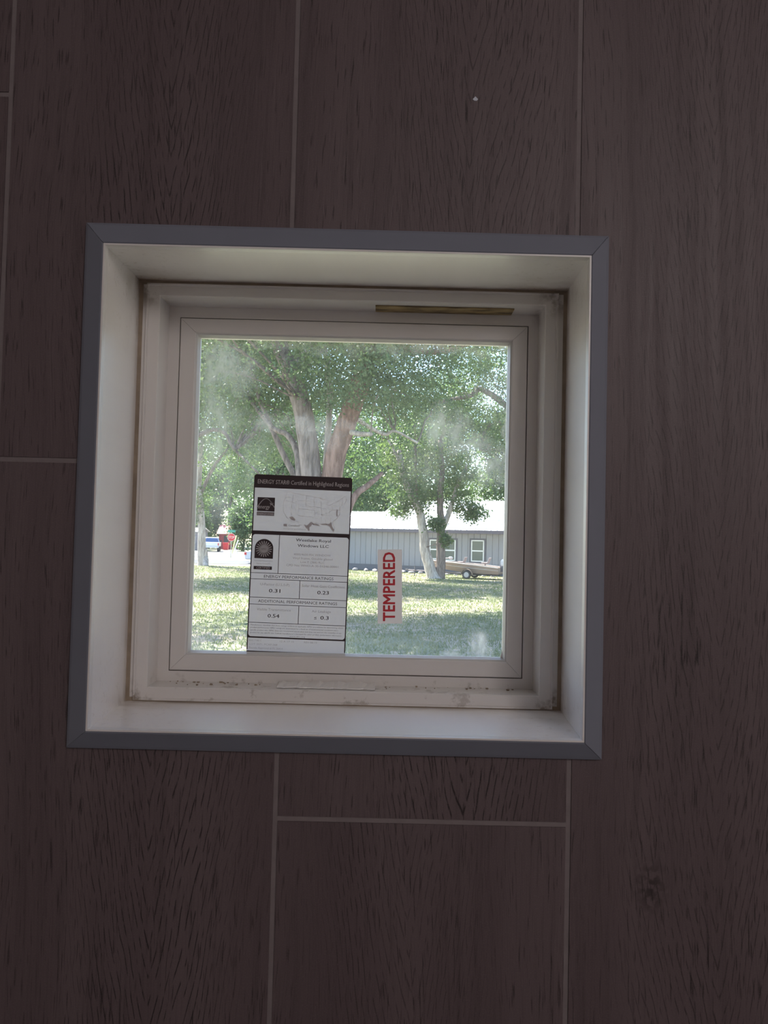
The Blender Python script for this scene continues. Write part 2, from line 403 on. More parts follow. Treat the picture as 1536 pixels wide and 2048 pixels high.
# a dull pale tapered sliver at the lower right of the pane
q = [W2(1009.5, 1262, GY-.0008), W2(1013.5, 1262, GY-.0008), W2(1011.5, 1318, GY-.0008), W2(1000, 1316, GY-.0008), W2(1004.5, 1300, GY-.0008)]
MB().prism([p-Vector((0, 0, WZ)) for p in q], (0, .0006, 0)).build('pale_sliver', M['lip'], win)

# ------------------------------------------------------------------ labels stuck on the glass
def mat_paper(name, col, tcol, f=.45):
    t = NT(name); c = t.obj(); n = t.noise(c, 30, 3)
    d = t.n('ShaderNodeBsdfDiffuse'); t.l(t.mix(n, tuple(x*.97 for x in col), col), d.inputs[0])
    tr = t.n('ShaderNodeBsdfTranslucent'); tr.inputs[0].default_value = (*tcol, 1)
    m = t.n('ShaderNodeMixShader'); m.inputs[0].default_value = f; t.l(d.outputs[0], m.inputs[1]); t.l(tr.outputs[0], m.inputs[2]); t.l(m.outputs[0], t.out.inputs[0]); return t.m
M['paper'] = mat_paper('label_paper', (.72, .69, .70), (.50, .47, .48), .40)
M['paper2'] = mat_paper('pinkish_sticker', (.74, .67, .66), (.50, .44, .43), .36)
M['ink'] = simple('black_ink', (.035, .02, .024), .6, var=.1); M['ink2'] = simple('dark_grey_ink', (.085, .07, .075), .6, var=.1)
M['ink3'] = simple('grey_ink', (.23, .205, .215), .6, var=.1); M['ink4'] = simple('faint_grey_ink', (.40, .37, .38), .6, var=.1)
M['ink5'] = simple('pale_grey_ink', (.50, .47, .48), .6, var=.05); M['ink6'] = simple('very_pale_ink', (.74, .71, .72), .6, var=.05); M['red'] = simple('red_ink', (.58, .03, .045), .5, var=.1)
FONT_CACHE = []
def text_geo(txt, width=None, height=None, bold=0.0, shear=0.0):
    cu = bpy.data.curves.new('t', 'FONT'); cu.body = txt; cu.resolution_u = 2; cu.offset = bold; cu.shear = shear
    o = bpy.data.objects.new('t', cu); COL.objects.link(o)
    dg = bpy.context.evaluated_depsgraph_get(); me = o.evaluated_get(dg).to_mesh()
    v = np.array([q.co[:] for q in me.vertices]); f = [tuple(p.vertices) for p in me.polygons]
    o.to_mesh_clear(); bpy.data.objects.remove(o); bpy.data.curves.remove(cu)
    lo, hi = v.min(0), v.max(0)
    return v, f, lo, hi
CAP = .70
class Flat:                                   # flat print in label units: u right, v down, layer = height off the paper
    def __init__(s): s.v = []; s.f = []
    def add(s, pts, layer=1):
        n = len(s.v); s.v += [(p[0], -p[1], layer) for p in pts]; s.f.append(tuple(range(n, n+len(pts))))
    def rect(s, u0, v0, u1, v1, layer=1): s.add([(u0, v1), (u1, v1), (u1, v0), (u0, v0)], layer)
    def rrect(s, u0, v0, u1, v1, r, layer=1):
        pts = []
        for cx, cy, a0 in ((u1-r, v1-r, 0), (u0+r, v1-r, 90), (u0+r, v0+r, 180), (u1-r, v0+r, 270)):
            for i in range(6):
                a = math.radians(a0+18*i); pts.append((cx+r*math.cos(a), cy+r*math.sin(a)))
        s.add(pts[::-1], layer)
    def line(s, pts, w=.4, layer=1):
        for a, b in zip(pts[:-1], pts[1:]):
            d = Vector((b[0]-a[0], b[1]-a[1]))
            if d.length < 1e-6: continue
            n = Vector((-d.y, d.x)).normalized()*w/2; e = d.normalized()*w*.3
            s.add([(a[0]+n.x-e.x, a[1]+n.y-e.y), (b[0]+n.x+e.x, b[1]+n.y+e.y), (b[0]-n.x+e.x, b[1]-n.y+e.y), (a[0]-n.x-e.x, a[1]-n.y-e.y)], layer)
    def text(s, txt, u, v, size, width=None, align='c', bold=0.0, layer=2, shear=0.0):
        """v is the middle of the capitals, size their height"""
        V, F, lo, hi = text_geo(txt, shear=shear)
        sy = size/CAP; sx = sy if width is None else width/(hi[0]-lo[0])
        wd = (hi[0]-lo[0])*sx; ox = u - (wd/2 if align == 'c' else 0)
        for q_, (dx, dy) in enumerate(((0, 0), (1, .4), (-1, -.4)) if bold else ((0, 0),)):
            n = len(s.v)
            for p in V: s.v.append((ox+(p[0]-lo[0]+dx*bold)*sx, -v + (p[1]-CAP/2+dy*bold)*sy, layer+.15*q_))
            s.f += [tuple(n+i for i in q) for q in F]
    def build(s, name, m, parent, sc):
        me = bpy.data.meshes.new(name); me.from_pydata([(p[0]*sc, p[1]*sc, p[2]*.00008) for p in s.v], [], s.f); me.materials.append(m)
        bm = bmesh.new(); bm.from_mesh(me)
        for fc in bm.faces:
            fc.normal_update()
            if fc.normal.z < 0: fc.normal_flip()
        bm.to_mesh(me); bm.free()
        o = bpy.data.objects.new(name, me); link(o, parent); return o
def label_root(name, tl, tr, bl, y):
    """an Empty whose local x runs along the label, local y up, local z towards the room"""
    A, B_, C_ = W2(*tl, y), W2(*tr, y), W2(*bl, y)
    ex = (B_-A).normalized(); ez = Vector((0, -1, 0)); ey = ez.cross(ex)
    o = bpy.data.objects.new(name, None); o.empty_display_size = .02
    m_ = Matrix.Identity(4)
    for i in range(3): m_[i][0], m_[i][1], m_[i][2], m_[i][3] = ex[i], ey[i], ez[i], A[i]
    link(o); o.matrix_world = m_
    return o, (B_-A).length
lab, LW = label_root('energy_label', (509, 948), (705, 956), (494, 1303), GY-.0003)
tag(lab, 'white printed energy rating label with black header stuck on the window glass', 'label')
sc = LW/197.0
def tline(name, m, *a, **k):                   # one printed line is one part
    q_ = Flat(); q_.text(*a, **k); return q_.build(name, m, lab, sc)
f = Flat(); f.rrect(0, 0, 197, 355, 5, 0); f.build('label_sheet', M['paper'], lab, sc)
f = Flat(); f.rrect(0, 0, 197, 20, 5, 1); f.rect(0, 12, 197, 27, 1.2); f.build('header_band', M['ink'], lab, sc)
f = Flat()
for u0_, u1_ in ((0, 2.2), (194.8, 197)): f.rect(u0_, 26, u1_, 350, 1)
f.rect(0, 113, 197, 120.5, 1.3); f.rect(0, 324, 197, 327, 1.3); f.rect(2, 352.6, 195, 355, 1)
for cx_, cy_, a0_ in ((2.2, 120.3, 0), (194.8, 120.3, 1), (194.8, 324.2, 2), (2.2, 324.2, 3), (0, 355, 3), (197, 355, 2)):
    dx_, dy_ = ((1, 1), (-1, 1), (-1, -1), (1, -1))[a0_]; R0 = 6
    f.add([(cx_, cy_)] + [(cx_+dx_*R0*(1-math.sin(t_*math.pi/12)), cy_+dy_*R0*(1-math.cos(t_*math.pi/12))) for t_ in range(7)], 1.4)
f.build('black_border', M['ink'], lab, sc)
tline('header_lettering', M['paper'], 'ENERGY STAR® Certified in Highlighted Regions', 99, 14.2, 8.4, 183, bold=.012, layer=2.4)
f = Flat(); f.rect(8.5, 46, 43.5, 74, 2); f.build('emblem_square', M['ink'], lab, sc)
f = Flat(); f.add([(44.5, 168.5), (7.5, 168.5), (7.5, 148)] + [(26-18.5*math.cos(math.pi*i/20), 148-18.5*math.sin(math.pi*i/20)) for i in range(21)], 2); f.build('emblem_arch', M['ink'], lab, sc)
f = Flat(); f.rect(7, 184, 43.5, 190.6, 2); f.build('emblem_bar', M['ink'], lab, sc)
for v in (197.4, 209.6, 246.2, 260.0, 296.4):
    f = Flat(); f.rect(2.2, v-.55, 195, v+.55, 2); f.build('printed_rule', M['ink2'], lab, sc)
for u0_, v0_, v1_ in ((55.4, 120.5, 197.4), (100.1, 209.6, 246.2), (100.1, 260, 296.4)):
    f = Flat(); f.rect(u0_, v0_, u0_+1.2, v1_, 2); f.build('printed_rule', M['ink2'], lab, sc)
f = Flat(); f.rect(8.2, 75.2, 43.3, 82.8, 2); f.build('emblem_band', M['ink3'], lab, sc)
# emblem prints in white
f = Flat(); f.line([(9.5+33*i/16, 66-17.5*math.sin(math.pi*(i+.3)/16.6)) for i in range(17)], 1.6, 3)
f.build('emblem_arc', M['paper'], lab, sc)
tline('emblem_script', M['paper'], 'energy', 22.5, 64.6, 8.0, 24, bold=.015, layer=3, shear=.25)
f = Flat(); f.add([(37+(4.6 if i % 2 == 0 else 1.9)*math.sin(math.pi*i/5), 58.5-(4.6 if i % 2 == 0 else 1.9)*math.cos(math.pi*i/5)) for i in range(10)][::-1], 3); f.build('emblem_star', M['paper'], lab, sc)
tline('emblem_lettering', M['paper'], 'ENERGY STAR', 25.8, 79, 4.6, 31, layer=3)
f = Flat()
for i in range(20):                            # petals of the sun
    a = 2*math.pi*i/20; ca, sa = math.cos(a), math.sin(a)
    f.add([(25.8+8.5*ca-1.05*sa, 149.5+8.5*sa+1.05*ca), (25.8+15.5*ca-.9*sa, 149.5+15.5*sa+.9*ca), (25.8+16.5*ca, 149.5+16.5*sa), (25.8+15.5*ca+.9*sa, 149.5+15.5*sa-.9*ca), (25.8+8.5*ca+1.05*sa, 149.5+8.5*sa-1.05*ca)], 3)
f.add([(25.8+9.6*math.cos(2*math.pi*i/28), 149.5+9.6*math.sin(2*math.pi*i/28)) for i in range(28)][::-1], 3)
f.build('emblem_sun', M['paper'], lab, sc); tline('emblem_lettering', M['paper'], 'CERTIFIED', 26, 187.2, 4.0, 27, bold=.01, layer=3)
f = Flat(); f.text('NFRC', 25.8, 149.5, 3.2, 10, layer=4); f.build('emblem_name', M['ink3'], lab, sc)
f = Flat()                                     # faint map: outline and state lines
us = [(68, 32), (80, 35), (100, 38), (120, 41), (135, 43), (139, 47), (146, 44), (150, 49), (148, 56), (154, 57), (160, 53), (166, 50), (172, 46), (178, 42), (184, 38), (187, 45), (184, 52), (178, 55), (174, 60), (173, 66), (175, 74), (170, 82), (163, 88), (161, 91), (164, 98), (166, 104), (162, 105), (157, 98), (152, 93), (143, 94), (136, 96), (129, 93), (121, 95), (115, 100), (113, 106), (108, 104), (104, 98), (97, 99), (91, 92), (82, 93), (75, 89), (68, 84), (63, 76), (60, 64), (62, 50), (66, 42), (68, 32)]
f.line(us, .7, 2)
for ln in ([(66, 42), (80, 46)], [(62, 50), (92, 57)], [(80, 35), (78, 58)], [(92, 57), (92, 80)], [(80, 46), (90, 50), (106, 50)], [(106, 38), (106, 66)], [(92, 66), (122, 68)], [(106, 50), (124, 52)], [(106, 60), (124, 61)],
           [(92, 80), (124, 82)], [(104, 80), (104, 98)], [(122, 42), (124, 68), (126, 94)], [(124, 61), (140, 63)], [(136, 50), (137, 66), (140, 80)], [(146, 60), (147, 74)], [(126, 75), (168, 78)], [(138, 80), (138, 95)], [(147, 79), (147, 94)], [(155, 78), (157, 92)], [(126, 84), (140, 85)], [(147, 74), (160, 66), (172, 66)], [(156, 58), (170, 57)], [(160, 66), (158, 58)], [(172, 46), (174, 58)], [(178, 42), (179, 54)], [(78, 58), (76, 70), (80, 88)]):
    f.line(ln, .55, 2)
f.build('map_lines', M['ink6'], lab, sc)
f = Flat()
f.add([(73, 84), (80, 82), (86, 87), (85, 91), (78, 89)][::-1], 3)
f.add([(104, 97), (109, 99), (114, 95), (118, 91), (120, 92), (124, 96), (120, 97), (115, 103), (116, 109), (113, 110), (109, 105)][::-1], 3)
f.add([(122, 95), (128, 95), (134, 97), (136, 99), (130, 98.5), (122, 98)][::-1], 3); f.add([(136, 96), (146, 94), (150, 94), (150, 97), (140, 97)][::-1], 3)
f.add([(148, 95), (154, 94), (158, 90), (159, 94), (160, 98), (165, 106), (164, 110), (160, 107), (155, 99), (150, 97)][::-1], 3)
f.add([(168, 64), (170, 65), (170, 72), (171, 79), (168, 78), (167, 70)][::-1], 3)
f.rect(63, 97.5, 70, 102.5, 2); f.build('map_highlight', M['ink5'], lab, sc)
tline('small_lettering', M['ink4'], 'Certified', 72.5, 100.3, 3.8, 22, 'l', bold=.015); tline('small_lettering', M['ink4'], 'energystar.gov/windows', 63, 107, 2.6, 46, 'l')
tline('small_lettering', M['ink4'], 'National Fenestration', 26, 173, 3.0, 37); tline('small_lettering', M['ink4'], 'Rating Council®', 26, 178.5, 3.0, 27)
tline('small_lettering', M['ink4'], '4000/4600 FIX WINDOW', 123, 157.5, 4.2, 74); tline('small_lettering', M['ink4'], 'Vinyl frame, Double glazed', 124, 165, 4.2, 80); tline('small_lettering', M['ink4'], 'Low E (366) RLC', 124, 172.3, 4.2, 48); tline('small_lettering', M['ink4'], 'CPD No: WHO-A-35-01246-00001', 124, 179.6, 4.2, 104)
tline('small_lettering', M['ink4'], 'U-Factor (U.S./I-P)', 51, 219.5, 5.0, 58); tline('small_lettering', M['ink4'], 'Solar Heat Gain Coefficient', 148, 219.5, 5.0, 86)
tline('small_lettering', M['ink4'], 'Visible Transmittance', 51, 269.5, 5.0, 68); tline('small_lettering', M['ink4'], 'Air Leakage', 146, 269.5, 5.0, 38)
tline('small_lettering', M['ink4'], 'REG 7180.C', 4.5, 332, 3.6, 25, 'l'); tline('small_lettering', M['ink4'], '12 A 17 10', 66, 332, 3.6, 28, 'l'); tline('small_lettering', M['ink4'], 'REV 08-15', 114, 332, 3.6, 26, 'l')
tline('small_lettering', M['ink4'], 'LOT 3071, PCAP-268', 6, 339.3, 3.6, 55, 'l'); tline('small_lettering', M['ink4'], 'Florida Approval # FL 264.4', 5, 346.6, 3.6, 67, 'l')
for i, (tx, wd) in enumerate((('Manufacturer stipulates that these ratings conform to applicable NFRC procedures for determining whole', 185), ('product performance. NFRC ratings are determined for a fixed set of environmental conditions and a', 175),
        ('specific product size. NFRC does not recommend any product and does not warrant the suitability of any', 182), ('product for any specific use. Consult manufacturer\'s literature for other product performance information.', 183))):
    tline('fine_print', M['ink3'], tx, 6, 301+5.1*i, 2.7, wd, 'l')
tline('fine_print', M['ink3'], 'www.nfrc.org', 100, 321.3, 2.9, 31)
tline('bold_lettering', M['ink2'], 'Westlake Royal', 124, 128.6, 5.6, 70, bold=.01); tline('bold_lettering', M['ink2'], 'Windows LLC', 124, 139.6, 5.6, 62, bold=.01)
tline('bold_lettering', M['ink2'], 'ENERGY PERFORMANCE RATINGS', 98, 203.8, 5.6, 139); tline('bold_lettering', M['ink2'], 'ADDITIONAL PERFORMANCE RATINGS', 98, 253.2, 5.6, 158)
tline('bold_lettering', M['ink2'], '0.31', 51, 232, 7.2, 22.5, bold=.015); tline('bold_lettering', M['ink2'], '0.23', 148, 232, 7.2, 23, bold=.015); tline('bold_lettering', M['ink2'], '0.54', 51, 282, 7.2, 23, bold=.015); tline('bold_lettering', M['ink2'], '0.3', 153, 282, 7.2, 16.5, bold=.015); tline('bold_lettering', M['ink2'], '≤', 134.5, 282.5, 7.0, 5)
stk, SW = label_root('tempered_sticker', (755.3, 1099), (804, 1099), (756, 1246.7), GY-.0003)
tag(stk, 'small upright pale sticker with red capitals stuck on the window glass', 'sticker')
ss = SW/49.0; f = Flat(); f.rect(0, 0, 49, 148.5, 0); f.build('sticker_sheet', M['paper2'], stk, ss)
V, F_, lo, hi = text_geo('TEMPERED')
f = Flat(); kx = 137/(hi[0]-lo[0]); ky = 23.5/CAP
for q_, (dx, dy) in enumerate(((0, 0), (.75, .35), (-.75, -.35), (.5, -.4), (-.5, .4))):
    n_ = len(f.v); f.v += [(34.3-p[1]*ky+dx, -143+(p[0]-lo[0])*kx+dy*1.6, 2+.15*q_) for p in V]; f.f += [tuple(n_+i for i in q) for q in F_]
f.build('red_lettering', M['red'], stk, ss)
# brown paper strip under the head of the frame
t = NT('brown_strip'); c = t.obj(); n = t.noise(t.mapping(c, (40, 160, 160)), 1.0, 4)
t.pbr(t.mix(t.ramp(n, .35, .65), (.16, .11, .05), (.42, .31, .15)), .6); M['strip'] = t.m
x0 = W2(751, 620, .103).x; x1 = W2(1027, 625, .103).x
st = MB().box(x0, x1, .0985, .1168, WZ+r_st[3]-.0007, WZ+r_st[3]+.0004)
tag(st.build('paper_strip', M['strip']), 'long brown paper strip stuck under the head of the window frame', 'sticker')
# flaking scrap and dirt on the lower ledge of the frame
pts = []; zz = WZ+r_st[2]
b = MB(); x0 = W2(556, 1370, .105).x; x1 = W2(750, 1376, .105).x; N = 26; top = []; botl = []
for i in range(N+1):
    x = x0+(x1-x0)*i/N; y0 = .094+.003*random.random(); y1 = .1165-.002*random.random()
    top.append([(x, y0, zz+.0003), (x, y0+.001, zz+.0010+.0006*random.random()), (x, y1, zz+.0022+.0022*random.random()), (x, y1+.001, zz+.0003)])
b.rings([[Vector(p) for p in l] for l in top], True)
tag(b.build('sealant_scrap', M['lip']), 'thin crumbling strip of white sealant lying on the lower ledge of the window frame', 'sealant')
b = MB()
for i in range(60):
    x = random.uniform(-.165, .17); y = random.triangular(.095, .1178, .116); r = random.uniform(.0003, .0010)
    b.box(x-r*random.uniform(.6, 1.8), x+r, y-r, y+r, zz-.0002, zz+r*1.1)
tag(b.build('dirt_crumbs', M['seam']), 'scattered dark dirt crumbs along the lower ledge of the window frame', 'dirt', kind='stuff')
q = W2(951, 198, -.0004)
b = MB(); b.prism([q+Vector((.0021*math.cos(a)*r, 0, .0017*math.sin(a)*r)) for a, r in ((0, 1.0), (.9, .8), (1.6, 1.3), (2.4, .8), (3.2, 1.1), (4.2, .9), (5.3, 1.0))], (0, .0012, 0))
tag(b.build('paint_fleck', simple('pale_paint', (.62, .66, .75), .5)), 'tiny pale paint fleck on the brown plank tile above the window', 'fleck')

# ================================================================== OUTDOORS
def mat_lawn():
    t = NT('lawn'); c = t.obj()
    n1 = t.noise(c, .35, 5, .6); n2 = t.noise(c, 3.5, 5, .65); n3 = t.noise(c, 26, 3, .6)
    col = t.mix(t.ramp(n2, .3, .7), (.125, .150, .090), (.215, .225, .150))
    col = t.mix(t.math('MULTIPLY', t.ramp(n3, .4, .7), .5), col, (.30, .28, .20))
    bare = t.math('MULTIPLY', t.ramp(n1, .46, .58), t.ramp(n2, .34, .56))
    col = t.mix(t.math('MULTIPLY', bare, .85), col, (.40, .32, .265))
    t.pbr(col, .9, 0, t.bump(n3, .6, .05), .15); return t.m
lawn = struct('floor_lawn', MB().box(-140, 140, .17, 260, -.5, 0), mat_lawn()); lawn['label'] = 'wide shaded lawn with bare sandy patches outside the window'
M['asphalt'] = simple('pale_asphalt', (.20, .195, .21), .9, var=.15, scale=2)
M['drive_shade_tint'] = simple('driveway', (.065, .068, .08), .9, var=.2, scale=3)  # tree shade over the driveway is put into this dark base colour
struct('floor_road', MB().box(-140, 30, 74, 97, -.4, .02), M['asphalt'])['label'] = 'pale sunlit street beyond the lawn'
struct('floor_driveway', MB().box(-60, -6, 56.5, 65, -.4, .015), M['drive_shade_tint'])['label'] = 'driveway in front of the street with tree shade painted into its colour'
# grass blades
def grass_mesh(n):
    y = 11 + (RNG.random(n)**.9)*42
    hw = y*.30; x = (RNG.random(n)*2-1)*hw
    h = RNG.uniform(.03, .085, n); a = RNG.random(n)*6.283; wd = RNG.uniform(.008, .018, n)
    lean = RNG.normal(0, .03, (n, 2))
    V = np.zeros((n, 3, 3), np.float32)
    V[:, 0] = np.stack([x-np.cos(a)*wd, y-np.sin(a)*wd, np.zeros(n)-.002], 1)
    V[:, 1] = np.stack([x+np.cos(a)*wd, y+np.sin(a)*wd, np.zeros(n)-.002], 1)
    V[:, 2] = np.stack([x+lean[:, 0], y+lean[:, 1], h], 1)
    A_ = np.array(P(705, 1080, 53.0)); B_ = np.array(P(1013, 1080, 48.0)); n_ = np.array([-(B_-A_)[1], (B_-A_)[0]]); n_ /= np.linalg.norm(n_)
    keep = ((np.stack([x, y], 1)-A_[:2]) @ n_) < -.12            # none inside the house
    for (px_, py_), r_ in (((640, 1246), .62), ((868, 1157), .55), ((880, 1157), .45), ((406, 1131), .6), ((412, 1132), .4)):
        g_ = G(px_, py_); keep &= (x-g_.x)**2+(y-g_.y)**2 > r_*r_   # none inside a trunk
    return V[keep]
def np_mesh(name, V, m):                      # V: (n, k, 3): n separate k-gons
    n, k = V.shape[:2]; me = bpy.data.meshes.new(name)
    me.vertices.add(n*k); me.vertices.foreach_set('co', V.reshape(-1).astype(np.float32))
    me.loops.add(n*k); me.loops.foreach_set('vertex_index', np.arange(n*k, dtype=np.int32))
    me.polygons.add(n); me.polygons.foreach_set('loop_start', np.arange(0, n*k, k, dtype=np.int32))
    me.update(calc_edges=True); me.materials.append(m); return me
def mat_leaf(name, a, b, c3, sc=9.0, rough=.42, spec=.5):
    t = NT(name); c = t.obj(); n = t.noise(c, sc, 2, .8); n2 = t.noise(c, .5, 3)
    col = t.mix(t.ramp(n, .32, .68), a, b); col = t.mix(t.math('MULTIPLY', t.ramp(n2, .4, .7), .5), col, c3)
    d = t.n('ShaderNodeBsdfPrincipled'); t.l(col, d.inputs['Base Color']); d.inputs['Roughness'].default_value = rough; d.inputs['Specular IOR Level'].default_value = spec
    tr = t.n('ShaderNodeBsdfTranslucent'); t.l(t.mix(1.0, col, (1.15, 1.25, .65), 'MULTIPLY'), tr.inputs[0])
    m = t.n('ShaderNodeMixShader'); m.inputs[0].default_value = .42; t.l(d.outputs[0], m.inputs[1]); t.l(tr.outputs[0], m.inputs[2]); t.l(m.outputs[0], t.out.inputs[0]); return t.m
M['leaf_oak'] = mat_leaf('oak_leaf', (.055, .095, .048), (.15, .215, .115), (.18, .215, .13), 14)
M['leaf_mid'] = mat_leaf('mid_leaf', (.050, .090, .045), (.14, .205, .095), (.19, .225, .12), 8)
M['leaf_far'] = mat_leaf('far_leaf', (.045, .085, .045), (.16, .24, .105), (.09, .145, .07), 3.0)
M['blade'] = mat_leaf('grass_blade', (.105, .135, .072), (.185, .21, .12), (.29, .265, .20), 3, .9, .08)
o = bpy.data.objects.new('grass_blades', np_mesh('grass_blades', grass_mesh(90000), M['blade'])); link(o)
tag(o, 'short patchy green grass growing over the lawn outside', 'grass', kind='stuff')
def mat_bark(name, a, b):
    t = NT(name); c = t.obj(); n = t.noise(t.mapping(c, (9, 9, 1.6)), 1.0, 5, .65); n2 = t.noise(c, 1.2, 3)
    col = t.mix(t.ramp(n, .35, .65), a, b); col = t.mix(t.math('MULTIPLY', n2, .35), col, tuple(x*.7 for x in b))
    t.pbr(col, .9, 0, t.bump(n, .9, .05), .2); return t.m
M['bark'] = mat_bark('oak_bark', (.10, .078, .072), (.30, .245, .225)); M['bark_red'] = mat_bark('red_bark', (.13, .075, .06), (.34, .22, .185))
M['bark_pale'] = mat_bark('pale_bark', (.26, .22, .20), (.58, .52, .48))

def leaf_cloud(blobs, size, seed):
    """blobs: (centre, radii, twigs, leaves per twig, spread) -> diamond leaves gathered on twigs inside ellipsoids"""
    rng = np.random.default_rng(seed); out = []
    for (c, r, k, m, sp, *mu) in blobs:
        d = rng.normal(size=(k, 3)); d /= np.linalg.norm(d, axis=1)[:, None]
        rad = rng.random(k)**(1/2.2)
        tw = np.array(c) + d*rad[:, None]*np.array(r)
        n = k*m
        ctr = np.repeat(tw, m, 0) + rng.normal(size=(n, 3))*np.array([sp, sp, sp*.6])
        ax = rng.normal(size=(n, 3)); ax[:, 2] -= .35; ax /= np.linalg.norm(ax, axis=1)[:, None]
        t2 = rng.normal(size=(n, 3)); t2 -= ax*(t2*ax).sum(1)[:, None]; t2 /= np.linalg.norm(t2, axis=1)[:, None]
        nn = np.cross(ax, t2); L = size*(mu[0] if mu else 1)*rng.uniform(.6, 1.3, n)[:, None]; Wd = L*.27
        V = np.stack([ctr-ax*L*.5, ctr+t2*Wd+nn*L*.05, ctr+ax*L*.5, ctr-t2*Wd+nn*L*.05], 1)
        out.append(V)
    return np.concatenate(out).astype(np.float32)
def limb(pts, r0, r1, n=3, jit=.0, seed=0):
    """smooth the way-points into a tapering polyline"""
    rng = random.Random(seed); pts = [Vector(p) for p in pts]; out = []
    for i in range(len(pts)-1):
        p0, p1, p2, p3 = pts[max(i-1, 0)], pts[i], pts[i+1], pts[min(i+2, len(pts)-1)]
        for q in range(n):
            u = q/n
            out.append(.5*((2*p1)+(p2-p0)*u+(2*p0-5*p1+4*p2-p3)*u*u+(3*p1-p0-3*p2+p3)*u**3)+Vector((rng.uniform(-jit, jit), rng.uniform(-jit, jit), 0)))
    out.append(pts[-1]); k = len(out)
    rr = [r0+(r1-r0)*i/(k-1) for i in range(k)]
    return out, rr
def tree(name, base, label, limbs, blobs, leaf, lmat, bark, seed, group=None, twigs=True):
    """limbs: (points, r0, r1, bark or None); the first is the trunk, the others branches; a tree is trunk > -, branch, foliage"""
    root = empty(name, base); tag(root, label, 'tree', group); inv = Vector(base)
    rng = random.Random(seed)
    for i, (pts, r0, r1, bm_) in enumerate(limbs):
        pp, rr = limb(pts, r0, r1, 4, r0*.06, seed+i)
        if i == 0: rr[0] *= 1.5; rr[1] *= 1.18
        MB().tube([p-inv for p in pp], rr, 12).build('trunk' if i == 0 else 'branch', M[bm_ or bark], root, True)
    b = MB()
    if twigs:
        tips = [l[0][-1] for l in limbs] + [l[0][len(l[0])//2] for l in limbs]
        for (c, r, k, m, sp, *mu) in blobs:
            for q in range(max(4, min(14, k//60))):
                d = Vector((rng.gauss(0, 1), rng.gauss(0, 1), rng.gauss(0, 1))).normalized()
                e = Vector(c)+Vector((d.x*r[0], d.y*r[1], d.z*r[2]))*.8; s_ = min(tips, key=lambda p: (Vector(p)-e).length); s_ = Vector(s_)
                mdl = (s_+e)/2+Vector((rng.uniform(-.4, .4), rng.uniform(-.4, .4), rng.uniform(0, .6)))
                pp, rr = limb([s_, mdl, e], .006*(e-s_).length+.012, .006, 4, .05, rng.randint(0, 999))
                b.tube([p-inv for p in pp], rr, 5, False)
        tag(b.build('twigs', M[bark], root, True), kind='stuff')
    V = leaf_cloud(blobs, leaf, seed) - np.array(base, np.float32)
    o = bpy.data.objects.new('foliage', np_mesh('foliage', V, M[lmat])); link(o, root); o['kind'] = 'stuff'
    return root
def px_line(pts, D): return [P(x, y, D+(q[0] if q else 0)) for (x, y, *q) in pts]

# ---- the big two-stemmed oak, about 20 m out
D = 20.0; base = G(640, 1246); D = base.y-CAM[1]; base.z = 0
gz = lambda p: Vector((p.x, p.y, -.15))
limbs = [
 ([gz(base)+Vector((-.1, 0, 0)), P(634, 1100, D), P(622, 945, D), P(612, 860, D), P(600, 800, D), P(578, 735, D+.2), P(556, 680, D+.5), P(530, 580, D+1)], .29, .20, None),
 ([gz(base)+Vector((.15, .05, 0)), P(650, 1120, D), P(664, 945, D), P(688, 860, D-.1), P(716, 780, D-.3), P(735, 700, D-.5), P(770, 560, D-.8)], .30, .22, 'bark_red'),
 ([P(650, 1180, D), P(700, 1010, D+.2), P(735, 972, D+.5), P(752, 958, D+.7), P(764, 946, D+.9)], .11, .045, 'bark_red'),
 ([P(600, 960, D+.2), P(594, 905, D+.4), P(575, 870, D+.7), P(545, 855, D+1), P(500, 800, D+2)], .10, .05, None),
 ([P(605, 980, D+1), P(570, 915, D+1.2), P(545, 860, D+1.3), P(520, 800, D+1.6), P(500, 720, D+2)], .09, .05, None),
 ([P(652, 960, D+.6), P(656, 870, D+.7), P(660, 790, D+.6), P(650, 700, D+.8)], .10, .07, 'bark_pale'),
 ([P(690, 862, D), P(720, 868, D-.6), P(742, 868, D-1)], .075, .055, 'bark_pale'),
 ([P(700, 830, D), P(765, 868, D+1), P(790, 862, D+1.1), P(835, 886, D+1.4)], .06, .03, 'bark_pale'),
 ([P(735, 720, D-.5), P(800, 700, D-.2), P(880, 704, D+.3), P(960, 680, D+1)], .10, .05, 'bark_red'),
 ([P(585, 750, D+.2), P(610, 700, D+1), P(640, 620, D+2)], .13, .08, 'bark_pale')]
C0 = P(690, 640, D)
blobs = [(P(470, 700, D+1), (2.6, 3.5, 2.0), 420, 26, .20), (P(600, 610, D), (3.2, 4.5, 1.5), 420, 26, .20), (P(740, 735, D-1.0), (2.0, 2.8, 1.25), 520, 26, .18),
         (P(640, 780, D+3.5), (2.3, 1.4, .75), 190, 26, .18), (P(510, 800, D+3), (1.6, 2.2, 1.1), 260, 26, .18), (P(880, 680, D), (2.6, 3.5, 1.25), 380, 26, .2), (P(820, 800, D+3), (1.3, 1.6, .9), 150, 24, .2),
         (P(690, 470, D), (6.5, 6.5, 2.6), 900, 26, .24, 1.5), (P(430, 600, D-3), (2.6, 3.0, 2.0), 240, 24, .22), (base+Vector((-3.0, 4.9, 11.0)), (7.5, 5.4, 1.6), 640, 24, .34, 2.6), (base+Vector((1.5, 6.0, 11.0)), (5.5, 4.4, 1.5), 460, 24, .32, 2.6), (P(560, 900, D+4), (1.2, 1.5, .6), 60, 24, .2)]
tree('oak_tree', base, 'large oak with two thick stems standing on the lawn behind the energy label', limbs, blobs, .092, 'leaf_oak', 'bark', 3)
